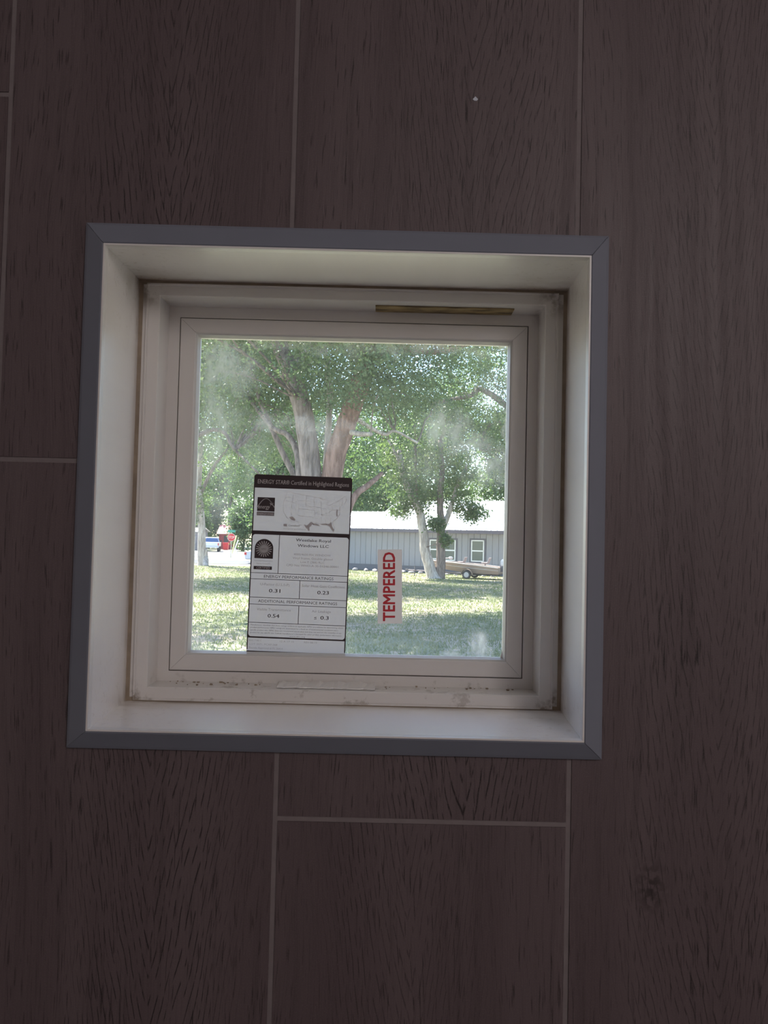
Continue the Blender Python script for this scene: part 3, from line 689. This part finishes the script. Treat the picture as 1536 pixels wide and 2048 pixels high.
# ---- slim twin-stemmed tree beside the boat
base = G(868, 1157); D = base.y-CAM[1]; base.z = 0
limbs = [
 ([gz(G(868, 1157)), P(858, 1130, D), P(850, 1100, D), P(846, 1060, D), P(838, 1020, D), P(822, 990, D), P(806, 950, D), P(798, 900, D)], .34, .14, 'bark_pale'),
 ([gz(G(880, 1157)), P(882, 1120, D), P(881, 1085, D), P(882, 1045, D), P(880, 1000, D), P(884, 940, D), P(880, 880, D)], .30, .12, None),
 ([P(882, 1062, D), P(893, 1040, D), P(903, 1010, D), P(915, 970, D), P(935, 930, D)], .18, .08, 'bark_pale'),
 ([P(843, 1030, D), P(834, 1010, D), P(833, 960, D), P(830, 880, D)], .13, .07, None),
 ([P(855, 1112, D), P(851, 1095, D-.2), P(851, 1080, D-.2)], .12, .06, 'bark_pale'),
 ([P(806, 950, D), P(790, 905, D), P(776, 880, D)], .11, .05, 'bark_pale')]
blobs = [(P(810, 960, D), (1.5, 1.8, 1.5), 95, 22, .26), (P(880, 930, D), (1.9, 2.0, 1.7), 125, 22, .26), (P(835, 900, D+1), (2.4, 2.2, 1.4), 130, 22, .28), (P(802, 1015, D), (.75, .9, .65), 55, 20, .18), (P(850, 1000, D), (1.2, 1.0, 1.0), 55, 20, .22),
         (P(945, 1025, D), (.75, .8, .62), 60, 20, .20), (P(915, 995, D), (1.0, 1.0, .9), 50, 20, .22), (P(878, 1050, D-.4), (.35, .4, .5), 26, 18, .14), (P(893, 1080, D-.5), (.28, .3, .42), 26, 18, .12), (P(868, 1048, D), (.5, .6, .35), 22, 18, .16), (P(925, 940, D), (1.2, 1.4, 1.0), 60, 20, .25),
         (P(860, 800, D), (3.2, 2.6, 1.8), 180, 20, .35)]
tree('twin_stem_tree', base, 'slim pale tree with two leaning stems in front of the boat', limbs, blobs, .17, 'leaf_mid', 'bark', 5)
# ---- pale sunlit trunk by the driveway
base = G(406, 1131); D = base.y-CAM[1]; base.z = 0
limbs = [([gz(base), P(404, 1118, D), P(404, 1080, D), P(403, 1040, D), P(400, 1000, D), P(398, 960, D), P(404, 880, D)], .34, .15, 'bark_pale'),
         ([gz(G(412, 1132)), P(411, 1115, D), P(410, 1098, D)], .22, .16, 'bark_pale'), ([P(400, 990, D), P(430, 930, D), P(470, 880, D)], .14, .06, None)]
blobs = [(P(430, 850, D), (3.4, 3.4, 3.2), 220, 22, .4), (P(500, 880, D+2), (2.6, 3.0, 2.4), 170, 22, .4), (P(396, 1000, D), (.9, 1.2, .8), 40, 18, .3), (P(420, 760, D), (4.5, 4, 3), 220, 22, .45), (P(392, 1030, D), (.35, .6, .5), 18, 16, .2)]
tree('driveway_tree', base, 'sunlit pale trunk with flared base beside the driveway', limbs, blobs, .21, 'leaf_mid', 'bark', 8)
# ---- crowns that lean in from both sides
base = Vector((10.4, CAM[1]+35.5, 0))
limbs = [([gz(base), base+Vector((-.1, 0, 2)), base+Vector((-.4, 0, 5)), base+Vector((-.9, 0, 8)), base+Vector((-1, 0, 11))], .40, .15, None),
         ([base+Vector((-.4, 0, 5)), P(985, 790, 35.5), P(940, 792, 35.2), P(860, 808, 35)], .18, .06, None), ([base+Vector((-.4, 0, 4.6)), P(1000, 850, 35.5), P(960, 900, 35.5)], .13, .05, None)]
blobs = [(P(960, 740, 35.5), (2.5, 2.8, 2.1), 380, 24, .24), (P(990, 860, 35.5), (1.5, 2.2, 1.1), 190, 24, .24), (P(900, 830, 36.5), (1.6, 1.6, .9), 130, 24, .24), (base+Vector((-.5, 0, 10.2)), (5.5, 3.3, 2.6), 460, 22, .35), (base+Vector((1.5, 0, 7)), (3.0, 3.0, 1.8), 200, 22, .3), (P(1010, 940, 35.5), (.7, 1.0, .55), 44, 22, .22)]
tree('shade_tree', base, 'spreading tree with a dark bough reaching in above the boat', limbs, blobs, .12, 'leaf_oak', 'bark', 13)
base = Vector((-12.5, CAM[1]+36, 0))
limbs = [([gz(base), base+Vector((.1, 0, 2)), base+Vector((.3, 0, 5)), base+Vector((.8, 0, 8)), base+Vector((1, 0, 11))], .36, .15, None), ([base+Vector((.3, 0, 4.5)), P(420, 860, 36), P(470, 900, 36), P(520, 950, 36)], .13, .04, None)]
blobs = [(P(430, 800, 37), (2.4, 2.4, 1.7), 260, 24, .24), (P(520, 880, 38), (1.8, 1.8, 1.0), 120, 24, .24), (base+Vector((2.0, 1.5, 10.5)), (6.5, 4.0, 2.6), 620, 22, .36, 1.6), (base+Vector((5.5, 1.0, 12)), (5, 3.6, 1.8), 420, 22, .36, 1.9), (base+Vector((2.0, 7, 12.5)), (7.5, 5, 2.0), 640, 22, .40, 1.9), (base+Vector((9.0, 6, 14.5)), (5.5, 5.5, 1.8), 520, 22, .38, 1.9), (P(480, 960, 40), (1.2, 1.5, .8), 60, 22, .24)]
tree('side_tree', base, 'leafy tree at the lawn edge with drooping boughs left of the oak', limbs, blobs, .13, 'leaf_oak', 'bark', 17)
# ---- trees beyond the house and beyond the street
def back_tree(x, D, h, r, z0, seed, label, leaf=.30, k=420, name='background_tree', mat='leaf_far', group=None, bark='bark'):
    base = Vector((CAM[0]+x, CAM[1]+D, 0)); rng = random.Random(seed)
    limbs = [([gz(base), base+Vector((rng.uniform(-.3, .3), 0, h*.25)), base+Vector((rng.uniform(-.6, .6), 0, h*.5)), base+Vector((rng.uniform(-.8, .8), 0, h*.85))], .26+h*.008, .08, None)]
    for q in range(3):
        s_ = base+Vector((0, 0, h*(.3+.12*q))); limbs.append(([s_, s_+Vector((rng.uniform(-r, r)*.4, rng.uniform(-1, 1), h*.08)), s_+Vector((rng.uniform(-r, r)*.8, rng.uniform(-2, 2), h*.2))], .14, .05, None))
    zc = (z0+h)/2; hz = (h-z0)/2; blobs = [(base+Vector((0, 0, zc)), (r, r*.8, hz), k, 20, .55)]
    for q in range(5):
        a = rng.uniform(0, 6.28); blobs.append((base+Vector((math.cos(a)*r*.65, math.sin(a)*r*.4, zc+rng.uniform(-.7, .7)*hz)), (r*.55, r*.5, hz*.4), k//5, 20, .4))
    return tree(name, base, label, limbs, blobs, leaf, mat, bark, seed, group, twigs=False)
BG = 'trees behind the grey house'
for i, (x, D, h, r, z0) in enumerate(((-9.5, 67, 15, 4.6, 2.5), (0.6, 66, 15, 4.6, 3.0), (12.4, 67, 15, 4.6, 3.2), (-4.5, 80, 20, 4.7, 4.0), (5.8, 80, 20, 4.7, 4.0), (17.4, 80, 18, 4.7, 4.0))):
    back_tree(x, D, h, r, z0, 40+i, 'tall green tree rising behind the pale roofed grey house', .30, 460, group=BG)
BG2 = 'trees beyond the street'
for i, (x, D, h, r, z0) in enumerate(((-38, 124, 20, 6.2, 3), (-24.2, 124, 20, 6.2, 3), (-10.4, 122, 17, 6.0, 2.5), (-31, 140, 24, 6.2, 3), (-17.2, 140, 24, 6.2, 3), (-3.5, 140, 20, 6, 2))):
    back_tree(x, D, h, r, z0, 60+i, 'tall leafy tree standing beyond the sunlit street', .42, 420, group=BG2)
for i, (x, D, h, r, z0) in enumerate(((30, 62, 14, 4.6, 2.5), (41, 66, 15, 4.8, 2.5), (53, 70, 16, 5.2, 2.5), (27, 84, 18, 5.0, 3), (66, 78, 17, 5.5, 2.5))):
    back_tree(x, D, h, r, z0, 90+i, 'leafy tree past the outboard motor end of the boat', .34, 380, group='trees past the end of the boat')
for i, (x, D, h, r, z0) in enumerate(((21, 30, 12, 5.0, 3.2), (19, 46, 12, 4.2, 3.0))):  # trees added out of view to shade the sunlit ground
    back_tree(x, D, h, r, z0, 97+i, 'broad tree added out of view to shade the lawn past the outboard motor', .22, 700, name='added_shade_tree', mat='leaf_mid', group='added shade trees past the boat')
def bush(name, px, py, D, r, h, seed, label, group, k=150, leaf=.30):
    g0 = P(px, py, D); base = Vector((g0.x, g0.y, 0)); rng = random.Random(seed)
    root = empty(name, base); tag(root, label, 'bush', group); b = MB()
    for q in range(5):
        a = rng.uniform(0, 6.28); b.tube([Vector((0, 0, -.1)), Vector((math.cos(a)*r*.2, math.sin(a)*r*.2, h*.35)), Vector((math.cos(a)*r*.5, math.sin(a)*r*.5, h*.7))], [.06, .045, .02], 6)
    b.build('stem', M['bark'], root, True)
    V = leaf_cloud([((0, 0, h*.5), (r, r*.8, h*.52), k*2, 16, .35), ((r*.4, 0, h*.7), (r*.6, r*.5, h*.35), k, 16, .3), ((-r*.4, 0, h*.6), (r*.6, r*.5, h*.4), k, 16, .3)], leaf, seed)
    o = bpy.data.objects.new('foliage', np_mesh('foliage', V, M['leaf_far'])); link(o, root); o['kind'] = 'stuff'
for i, (px, D, r, h) in enumerate(((392, 111, 2.0, 5.4), (419, 117, 1.9, 7.6), (486, 103, 2.0, 6.6), (578, 103, 2.4, 5.0))):
    bush('roadside_bush', px, 1080, D, r, h, 80+i, 'rounded light green bush on the far side of the street', 'bushes across the street')

# ---- the grey house
Aw = P(705, 1080, 53.0); Bw = P(1013, 1080, 48.0); u = (Bw-Aw); u.z = 0; u.normalize(); rz = math.atan2(u.y, u.x)
org = Vector((Aw.x, Aw.y, 0)); nb = Vector((-u.y, u.x, 0))
def wl(px, py):                               # pixel -> (s, z) on the house front
    d = Vector(ray(px, py)); C_ = Vector(CAM); k = (org-C_).dot(nb)/d.dot(nb); p = C_+d*k
    return (p-org).dot(u), p.z
house = empty('grey_house', org, rz); tag(house, 'long grey panelled house with a pale metal roof and white framed windows', 'house')
M['siding'] = simple('grey_siding', (.29, .285, .315), .7, var=.06, scale=3); M['skirt'] = simple('dark_skirting', (.15, .145, .17), .8); M['hwall'] = simple('house_core', (.29, .285, .315), .8)
M['fascia'] = simple('dark_fascia', (.14, .125, .16), .6); M['wwhite'] = simple('white_frame', (.78, .78, .80), .5); M['wtrim'] = simple('dark_window_trim', (.12, .115, .14), .6)
t = NT('metal_roof'); n = t.noise(t.obj(), 1.5, 4); t.pbr(t.mix(n, (.62, .645, .68), (.72, .74, .765)), .38, .35); M['roof'] = t.m
t = NT('dark_window_pane'); t.pbr((.10, .125, .12), .12); M['wpane'] = t.m
EZ = wl(860, 1064)[1]; L0, L1 = -5.5, 17.0; DEP = 9.0
MB().box(L0, L1, .05, DEP, 0, EZ).build('wall', M['hwall'], house)
pw = .41; n = int((L1-L0)/pw); me = MB().box(0, pw-.022, -.0, .06, .42, EZ-.02).mesh('siding_panel', M['siding'])
for i in range(n):
    o = bpy.data.objects.new('siding_panel', me); o.location = (L0+i*pw, 0, 0); link(o, house)
MB().box(L0, L1, .02, .1, 0, .43).build('skirting', M['skirt'], house)
MB().box(L0-.3, L1+.3, -.46, -.40, EZ-.06, EZ+.16).build('fascia', M['fascia'], house)
s0 = wl(738, 1010)[0]
RZ = 5.0; run = DEP/2
def roof(name, sa, sb, rise, run_):
    b = MB(); z0 = EZ+.12; sl = rise/(run_+.45)
    b.prism([(sa, -.45, z0), (sa, run_, z0+rise), (sa, 2*run_+.45, z0), (sa, 2*run_+.3, z0-.08), (sa, run_, z0+rise-.1), (sa, -.40, z0-.08)], (sb-sa, 0, 0))
    k = int((sb-sa)/.4)
    for i in range(k+1):
        s = sa+i*(sb-sa)/k*.998
        b.prism([(s, -.45, z0), (s, run_, z0+rise), (s, run_, z0+rise+.035), (s, -.45, z0+.035)], (.03, 0, 0))
    b.build(name, M['roof'], house)
roof('main_roof', s0, L1+.3, 2.15, run); roof('side_roof', L0-.3, s0+.05, 1.30, 2.9)
MB().prism([(s0+.02, .0, EZ), (s0+.02, run, EZ+2.05), (s0+.02, DEP, EZ)], (.1, 0, 0)).build('gable', M['siding'], house)
def hwin(pa, pb):
    (s0_, zt), (s1_, zb) = wl(*pa), wl(*pb); f_ = .07
    tr_ = MB(); k = .11
    tr_.box(s0_-k, s1_+k, -.035, 0, zt, zt+k); tr_.box(s0_-k, s1_+k, -.035, 0, zb-k, zb); tr_.box(s0_-k, s0_, -.035, 0, zb, zt); tr_.box(s1_, s1_+k, -.035, 0, zb, zt)
    w_ = tr_.build('window', M['wtrim'], house)
    fr_ = MB(); mz = (zt+zb)/2
    fr_.box(s0_, s0_+f_, -.05, .02, zb, zt); fr_.box(s1_-f_, s1_, -.05, .02, zb, zt); fr_.box(s0_, s1_, -.05, .02, zb, zb+f_); fr_.box(s0_, s1_, -.05, .02, zt-f_, zt); fr_.box(s0_, s1_, -.05, .02, mz-.04, mz+.04)
    fr_.build('window_frame', M['wwhite'], w_)
    for za, zb_ in ((zb+f_, mz-.04), (mz+.04, zt-f_)): MB().box(s0_+f_, s1_-f_, -.02, -.01, za, zb_).build('pane', M['wpane'], w_)
hwin((860, 1079), (884, 1119)); hwin((887.5, 1079.5), (911, 1122)); hwin((943, 1080), (968, 1124))

# ---- boat on its trailer
bD = 44.4; bw0 = P(862, 1120, bD+.9); bw1 = P(1002, 1133, bD-.6)
ub = bw1-bw0; ub.z = 0; BL = ub.length; ub.normalize(); brz = math.atan2(ub.y, ub.x)
borg = Vector((bw0.x, bw0.y, 0))
M['hull'] = simple('tan_hull', (.27, .21, .18), .5, var=.12, scale=4); M['rubrail'] = simple('pale_gunwale', (.50, .46, .44), .4); M['tyre'] = simple('tyre', (.05, .048, .05), .8); M['rim'] = simple('wheel_rim', (.45, .43, .46), .35)
M['steel'] = simple('trailer_steel', (.16, .15, .17), .5, .5); M['motor'] = simple('grey_outboard', (.20, .20, .24), .4); M['motorw'] = simple('pale_cowling', (.52, .52, .56), .35); M['seat'] = simple('boat_seat', (.30, .25, .25), .7)
boat = empty('fishing_boat', borg, brz); tag(boat, 'tan flat bottomed fishing boat resting on the trailer', 'boat')
loops = []; inner = []; rail = [[], []]
for i in range(15):
    q = i/14; x = q*BL
    wt = .80*min(1, (.12+1.35*q**.75)) ; wb = .62*min(1, max(.04, 1.5*q**.9-.05))
    zt = .98-.30*q+.03*math.sin(q*3.1); zb = .30+.36*(1-q)**2.6
    if i == 0: zb = .74
    loops.append([Vector((x, -wt, zt)), Vector((x, -wt*.99, zt-.08)), Vector((x, -(wt*.55+wb*.45), (zt+zb)/2-.02)), Vector((x, -wb, zb)), Vector((x, wb, zb)), Vector((x, (wt*.55+wb*.45), (zt+zb)/2-.02)), Vector((x, wt*.99, zt-.08)), Vector((x, wt, zt)),
                  Vector((x, wt-.04*min(1, 4*q+.2), zt)), Vector((x, wb*.9, zb+.06)), Vector((x, -wb*.9, zb+.06)), Vector((x, -wt+.04*min(1, 4*q+.2), zt))])
    rail[0].append(Vector((x, -wt, zt))); rail[1].append(Vector((x, wt, zt)))
MB().rings(loops, True).build('hull', M['hull'], boat)
for r_ in rail: MB().tube(r_, .03, 6).build('gunwale', M['rubrail'], boat)
strake = [l[2]*.62+l[1]*.38+Vector((0, -.012, 0)) for l in loops[1:]]; MB().tube(strake, .018, 5).build('strake', M['rubrail'], boat)
lp = loops[-1]; MB().prism([lp[0], lp[1], lp[2], lp[3], lp[4], lp[5], lp[6], lp[7]], (-.05, 0, 0)).build('transom', M['hull'], boat)
lp = loops[2]; lq = loops[6]
MB().prism([loops[1][0]+Vector((0, .02, -.05)), lq[0]+Vector((0, .05, -.05)), lq[7]+Vector((0, -.05, -.05)), loops[1][7]+Vector((0, -.02, -.05))], (0, 0, -.03)).build('bow_deck', M['hull'], boat)
for sx in (BL*.44, BL*.78):
    sroot = MB().tube([(sx, 0, .40), (sx, 0, .88)], .035, 8).build('seat_post', M['steel'], boat)
    MB().box(sx-.2, sx+.2, -.2, .2, .88, .96).build('seat_pad', M['seat'], sroot, bevel=.03)
    MB().prism([(sx+.14, -.2, .95), (sx+.22, -.2, .95), (sx+.32, -.2, 1.22), (sx+.25, -.2, 1.22)], (0, .4, 0)).build('seat_back', M['seat'], sroot, bevel=.02)
MB().tube([(BL*.10, 0, .95), (BL*.13, -.1, 1.08), (BL*.30, -.2, 1.14)], .03, 6).build('trolling_motor_shaft', M['steel'], boat)
MB().rings([[Vector((BL*.27+.02*k_, -.2+r_*math.cos(a_), 1.15+r_*math.sin(a_))) for a_ in [i*.785 for i in range(8)]] for k_, r_ in ((0, .02), (2, .07), (8, .08), (13, .03))], True).build('trolling_motor', M['motorw'], boat, True)
om = empty('outboard_motor', borg+ub*(BL+.03), brz); tag(om, 'outboard motor with pale cowling clamped to the stern of the boat', 'motor')
MB().box(-.06, .08, -.12, .12, .45, .78).build('bracket', M['steel'], om)
MB().rings([[Vector((.22+a_*.24, b_*.19, z)) for a_, b_ in ((-sc_, -sc_), (sc_, -sc_*.8), (sc_*1.05, 0), (sc_, sc_*.8), (-sc_, sc_))] for z, sc_ in ((.78, .75), (.86, 1.0), (1.05, 1.0), (1.16, .72))], True).build('cowling', M['motorw'], om)
MB().rings([[Vector((.18+a_, b_, z)) for a_, b_ in ((-w_, -h_), (w_, -h_), (w_, h_), (-w_, h_))] for z, w_, h_ in ((.80, .12, .08), (.5, .09, .05), (.22, .09, .035), (.12, .07, .03))], True).build('leg', M['motor'], om)
MB().tube([(.10, 0, .17), (.36, 0, .17)], [.03, .045], 8).build('gear_case', M['motor'], om)
b = MB()
for k_ in range(3):
    a_ = k_*2.094; b.prism([Vector((.37, 0, .17)), Vector((.38, .14*math.cos(a_-.3), .17+.14*math.sin(a_-.3))), Vector((.40, .14*math.cos(a_+.4), .17+.14*math.sin(a_+.4)))], (.012, 0, 0))
b.build('propeller', M['steel'], om)
tr_ = empty('boat_trailer', borg, brz); tag(tr_, 'low steel boat trailer with small wheels standing under the tan boat', 'trailer')
wx = (P(941, 1150, bD)-borg).dot(ub)
for s in (-1, 1): MB().tube([(-.1, s*.10, .33), (BL*.35, s*.42, .27), (BL*.97, s*.45, .25)], .035, 6).build('frame_rail', M['steel'], tr_)
MB().tube([(-1.5, 0, .36), (-.05, 0, .33), (.6, 0, .30)], .045, 6).build('tongue', M['steel'], tr_)
MB().tube([(-1.0, 0, 0), (-1.0, 0, .62)], .03, 8).build('jack', M['steel'], tr_); MB().box(-1.58, -1.42, -.05, .05, .33, .43).build('coupler', M['steel'], tr_)
MB().tube([(.10, 0, .3), (.13, 0, .66)], .035, 6).build('winch_post', M['steel'], tr_)
MB().tube([(wx, -.92, .24), (wx, .92, .24)], .03, 8).build('axle', M['steel'], tr_)
for s in (-1, 1):
    rr_ = lambda r, y: [Vector((wx+r*math.cos(a), y, .25+r*math.sin(a))) for a in [2*math.pi*i/24 for i in range(24)]]
    y0 = s*.84; y1 = s*1.00
    wh = MB().rings([rr_(.15, y0), rr_(.235, y0), rr_(.25, y0+s*.03), rr_(.25, y1-s*.03), rr_(.235, y1), rr_(.15, y1)]).build('wheel', M['tyre'], tr_, True)
    MB().rings([rr_(.155, y0+s*.02), rr_(.155, y1-s*.005), rr_(.13, y1-s*.03), rr_(.05, y1-s*.02), rr_(.045, y1+s*.01)], True).build('rim', M['rim'], wh)
    fe = [[Vector((wx+r*math.cos(a), y, .25+r*math.sin(a))) for r, y in ((.31, s*.80), (.31, s*1.03), (.325, s*1.03), (.325, s*.80))] for a in [math.radians(q) for q in range(0, 181, 15)]]
    MB().rings(fe, True).build('fender', M['hull'], tr_)
# grey stones along the foot of the house
M['stone'] = simple('grey_stone', (.30, .285, .30), .85, var=.25, scale=6, bump=.3)
for i in range(16):
    px = 712+ (985-712)*i/15 + random.uniform(-2, 2); d = Vector(ray(px, 1148)); C_ = Vector(CAM); off = org-nb*1.6; k = (off-C_).dot(nb)/d.dot(nb); p = C_+d*k
    r = random.uniform(.11, .16); bm = bmesh.new(); bmesh.ops.create_icosphere(bm, subdivisions=2, radius=1)
    for q in bm.verts: q.co *= 1+random.uniform(-.14, .14)
    for q in bm.verts: q.co = Vector((q.co.x*r*1.5, q.co.y*r, q.co.z*r*.8))
    me = bpy.data.meshes.new('border_stone'); bm.to_mesh(me); bm.free(); me.materials.append(M['stone'])
    o = bpy.data.objects.new('border_stone', me); o.location = (p.x, p.y, r*.5); o.rotation_euler = (0, 0, random.uniform(0, 3)); link(o)
    tag(o, 'rough grey stone in the border along the foot of the grey house', 'stone', 'border stones along the grey house')

# ---- stop sign with street name
g0 = G(461.5, 1115); D = g0.y-CAM[1]; base = Vector((g0.x, g0.y, 0)); sg = empty('stop_sign', base, .05)
tag(sg, 'red octagonal stop sign with a street name plate on a slim post', 'sign')
cz = P(461, 1074.5, D).z; R_ = .40
M['galv'] = simple('galvanised_post', (.40, .44, .42), .4, .4); M['sred'] = simple('sign_red', (.62, .03, .05), .5, var=.05); M['swhite'] = simple('sign_white', (.80, .80, .80), .5, var=.04); M['sgreen'] = simple('street_sign_green', (.05, .33, .27), .5)
MB().tube([(0, .04, -.2), (0, .04, cz+.75)], .035, 8).build('post', M['galv'], sg)
octo = lambda r, y: [Vector((r*math.cos(math.pi/8+i*math.pi/4), y, cz+r*math.sin(math.pi/8+i*math.pi/4))) for i in range(8)]
pl = MB().prism(octo(R_, -.01), (0, .012, 0)).build('sign_plate', M['swhite'], sg)
MB().prism(octo(R_*.92, -.014), (0, .004, 0)).build('red_face', M['sred'], pl)
V, F_, lo, hi = text_geo('STOP'); kx = .56/(hi[0]-lo[0]); kz = .26/CAP
me = bpy.data.meshes.new('stop_lettering'); me.from_pydata([(-.28+(p[0]-lo[0])*kx, -.0165, cz-.13+p[1]*kz) for p in V], [], F_); me.materials.append(M['swhite']); o = bpy.data.objects.new('stop_lettering', me); link(o, pl)
MB().box(-.36, .36, 0, .012, cz+.47, cz+.70).build('street_name_plate', M['sgreen'], sg)
# ---- leaning guy stakes by the sign
def leaning(name, a, b_, r, m, label, extra=()):
    g_ = G(*a); D_ = g_.y-CAM[1]; e_ = P(*b_, D_+1.0); base = Vector((g_.x, g_.y, 0)); root = empty(name, base); tag(root, label, 'pole')
    MB().tube([(0, 0, -.1), e_-base], r, 8).build('pole', m, root)
    for (p0, p1) in extra: MB().tube([P(*p0, D_+.4)-base, Vector((P(*p1, D_+.4).x, P(*p1, D_+.4).y, -.05))-base], r*.8, 8).build('brace', m, root)
leaning('guy_guard', (463.5, 1107.5), (473, 1071), .07, simple('yellow_guard', (.62, .60, .25), .5), 'leaning yellow guard pole beside the stop sign')
leaning('white_prop', (465.5, 1107), (476.5, 1080), .06, M['swhite'], 'leaning white prop with a side brace near the stop sign', (((470, 1095), (475.5, 1108)),))
# ---- pickup truck
g0 = G(421, 1104); base = Vector((g0.x, g0.y, 0)); D = g0.y-CAM[1]; tk = empty('pickup_truck', base+Vector((0, 0, .02)), math.radians(9)); tag(tk, 'silver pickup truck parked tail first beyond the street', 'truck')
M['silver'] = simple('silver_paint', (.62, .63, .68), .3, .2, var=.03); M['tint'] = simple('blue_tinted_glass', (.06, .10, .22), .08, var=.05); M['dark'] = simple('dark_plastic', (.05, .05, .055), .6); M['tail'] = simple('tail_lamp', (.5, .03, .04), .3)
hw = .98
MB().box(-hw, hw, 0, 2.0, .62, 1.16).build('bed', M['silver'], tk, bevel=.05)
MB().box(-hw+.06, hw-.06, -.03, .02, .72, 1.15).build('tailgate', M['silver'], tk, bevel=.02)
MB().rings([[Vector((s*w_, y, z)) for s, y in ((-1, y0), (1, y0), (1, y1), (-1, y1))] for z, w_, y0, y1 in ((.62, hw, 2.0, 5.4), (1.16, hw, 2.0, 5.4))], True).build('front_body', M['silver'], tk, bevel=.05)
MB().rings([[Vector((s*w_, y, z)) for s, y in ((-1, y0), (1, y0), (1, y1), (-1, y1))] for z, w_, y0, y1 in ((1.14, hw-.03, 2.02, 4.3), (1.70, .76, 2.25, 3.6), (1.78, .70, 2.35, 3.5))], True).build('cab', M['silver'], tk, bevel=.04)
MB().quad((-.80, 2.03, 1.20), (.80, 2.03, 1.20), (.70, 2.215, 1.65), (-.70, 2.215, 1.65)); b = MB(); b.prism([(-.84, 2.02, 1.20), (.84, 2.02, 1.20), (.70, 2.20, 1.66), (-.70, 2.20, 1.66)], (0, .03, 0)); b.build('rear_window', M['tint'], tk)
for s in (-1, 1):
    MB().prism([(s*.955, 2.3, 1.2), (s*.93, 4.0, 1.2), (s*.79, 3.5, 1.63), (s*.80, 2.4, 1.63)], (s*.02, 0, 0)).build('side_window', M['tint'], tk)
    MB().box(s*(hw-.08)-.07, s*(hw-.08)+.07, -.04, .03, .78, 1.08).build('tail_lamp', M['tail'], tk)
    MB().box(s*1.05-.1, s*1.05+.1, 3.7, 3.85, 1.2, 1.4).build('mirror', M['dark'], tk)
    for wy in (.95, 4.4):
        rr_ = lambda r, x: [Vector((x, wy+r*math.cos(a), .38+r*math.sin(a))) for a in [2*math.pi*i/20 for i in range(20)]]
        MB().rings([rr_(.2, s*.74), rr_(.38, s*.74), rr_(.38, s*.98), rr_(.2, s*.98)], True).build('wheel', M['tyre'], tk)
MB().box(-hw+.02, hw-.02, -.18, .0, .50, .66).build('rear_bumper', M['silver'], tk, bevel=.03)
# ---- car half hidden by the label
g0 = G(500, 1127); base = Vector((g0.x, g0.y, .015)); cr = empty('parked_car', base, math.radians(4)); tag(cr, 'pale blue car parked on the driveway with a red tail lamp', 'car')
M['carpaint'] = simple('pale_blue_paint', (.50, .54, .68), .3, .2, var=.03)
prof = [(-.30, .32), (-.36, .62), (-.28, .92), (.42, .98), (1.0, 1.38), (2.3, 1.40), (3.05, .98), (4.0, .86), (4.15, .55), (4.10, .32)]
MB().prism([Vector((x, -.85, z)) for x, z in prof], (0, 1.7, 0)).build('body', M['carpaint'], cr, bevel=.06)
for y in (-.86, .84): MB().prism([Vector((x, y, z)) for x, z in ((.62, 1.0), (1.08, 1.32), (2.22, 1.33), (2.78, 1.0))], (0, .02, 0)).build('side_window', M['tint'], cr)
MB().box(-.37, -.20, -.88, -.55, .66, .86).build('tail_lamp', M['tail'], cr); MB().box(-.37, -.20, .55, .88, .66, .86).build('tail_lamp', M['tail'], cr)
for wxx in (.65, 3.25):
    for s in (-1, 1):
        rr_ = lambda r, y: [Vector((wxx+r*math.cos(a), y, .30+r*math.sin(a))) for a in [2*math.pi*i/20 for i in range(20)]]
        MB().rings([rr_(.16, s*.66), rr_(.30, s*.66), rr_(.30, s*.88), rr_(.16, s*.89)], True).build('wheel', M['tyre'], cr)
# ---- small buildings across the street
def shed(name, pa, pb, D, depth, m, mroof, label, rise):
    a_ = P(pa, 1080, D); b_ = P(pb, 1080, D); wd = b_.x-a_.x; h_ = rise[0]; root = empty(name, (a_.x, a_.y, 0)); tag(root, label, 'building')
    MB().box(0, wd, 0, depth, -.1, h_).build('wall', m, root)
    MB().prism([(-.3, -.5, h_-.05), (-.3, depth/2, h_+rise[1]), (-.3, depth+.5, h_-.05), (-.3, depth/2, h_+rise[1]-.15)], (wd+.6, 0, 0)).build('roof', mroof, root)
    MB().box(wd*.35, wd*.65, -.04, .02, 0, 2.0).build('door', M['dark'], root)
M['barn'] = simple('red_boards', (.30, .045, .06), .8); M['barnroof'] = simple('rusty_red_roof', (.42, .10, .11), .6); M['slate'] = simple('grey_boards', (.17, .16, .20), .8)
shed('red_shed', 438, 466, 112.5, 4, M['barn'], M['barnroof'], 'small dark red shed among bushes behind the stop sign', (2.3, 1.3))
shed('grey_outbuilding', 372, 398, 101, 5, M['slate'], M['roof'], 'dark grey outbuilding beside the pale sunlit trunk', (2.5, .5))
g0 = P(452, 1085, 108.5); bn = empty('red_bin', (g0.x, g0.y, 0)); tag(bn, 'bright red bin standing in front of the red shed', 'bin')
MB().rings([[Vector((a_*s_, b_*s_, z)) for a_, b_ in ((-1, -1), (1, -1), (1, 1), (-1, 1))] for z, s_ in ((.0, .30), (.95, .38))], True).build('bin_body', M['sred'], bn, bevel=.03); MB().box(-.41, .41, -.43, .41, .95, 1.04).build('lid', M['sred'], bn, bevel=.03)
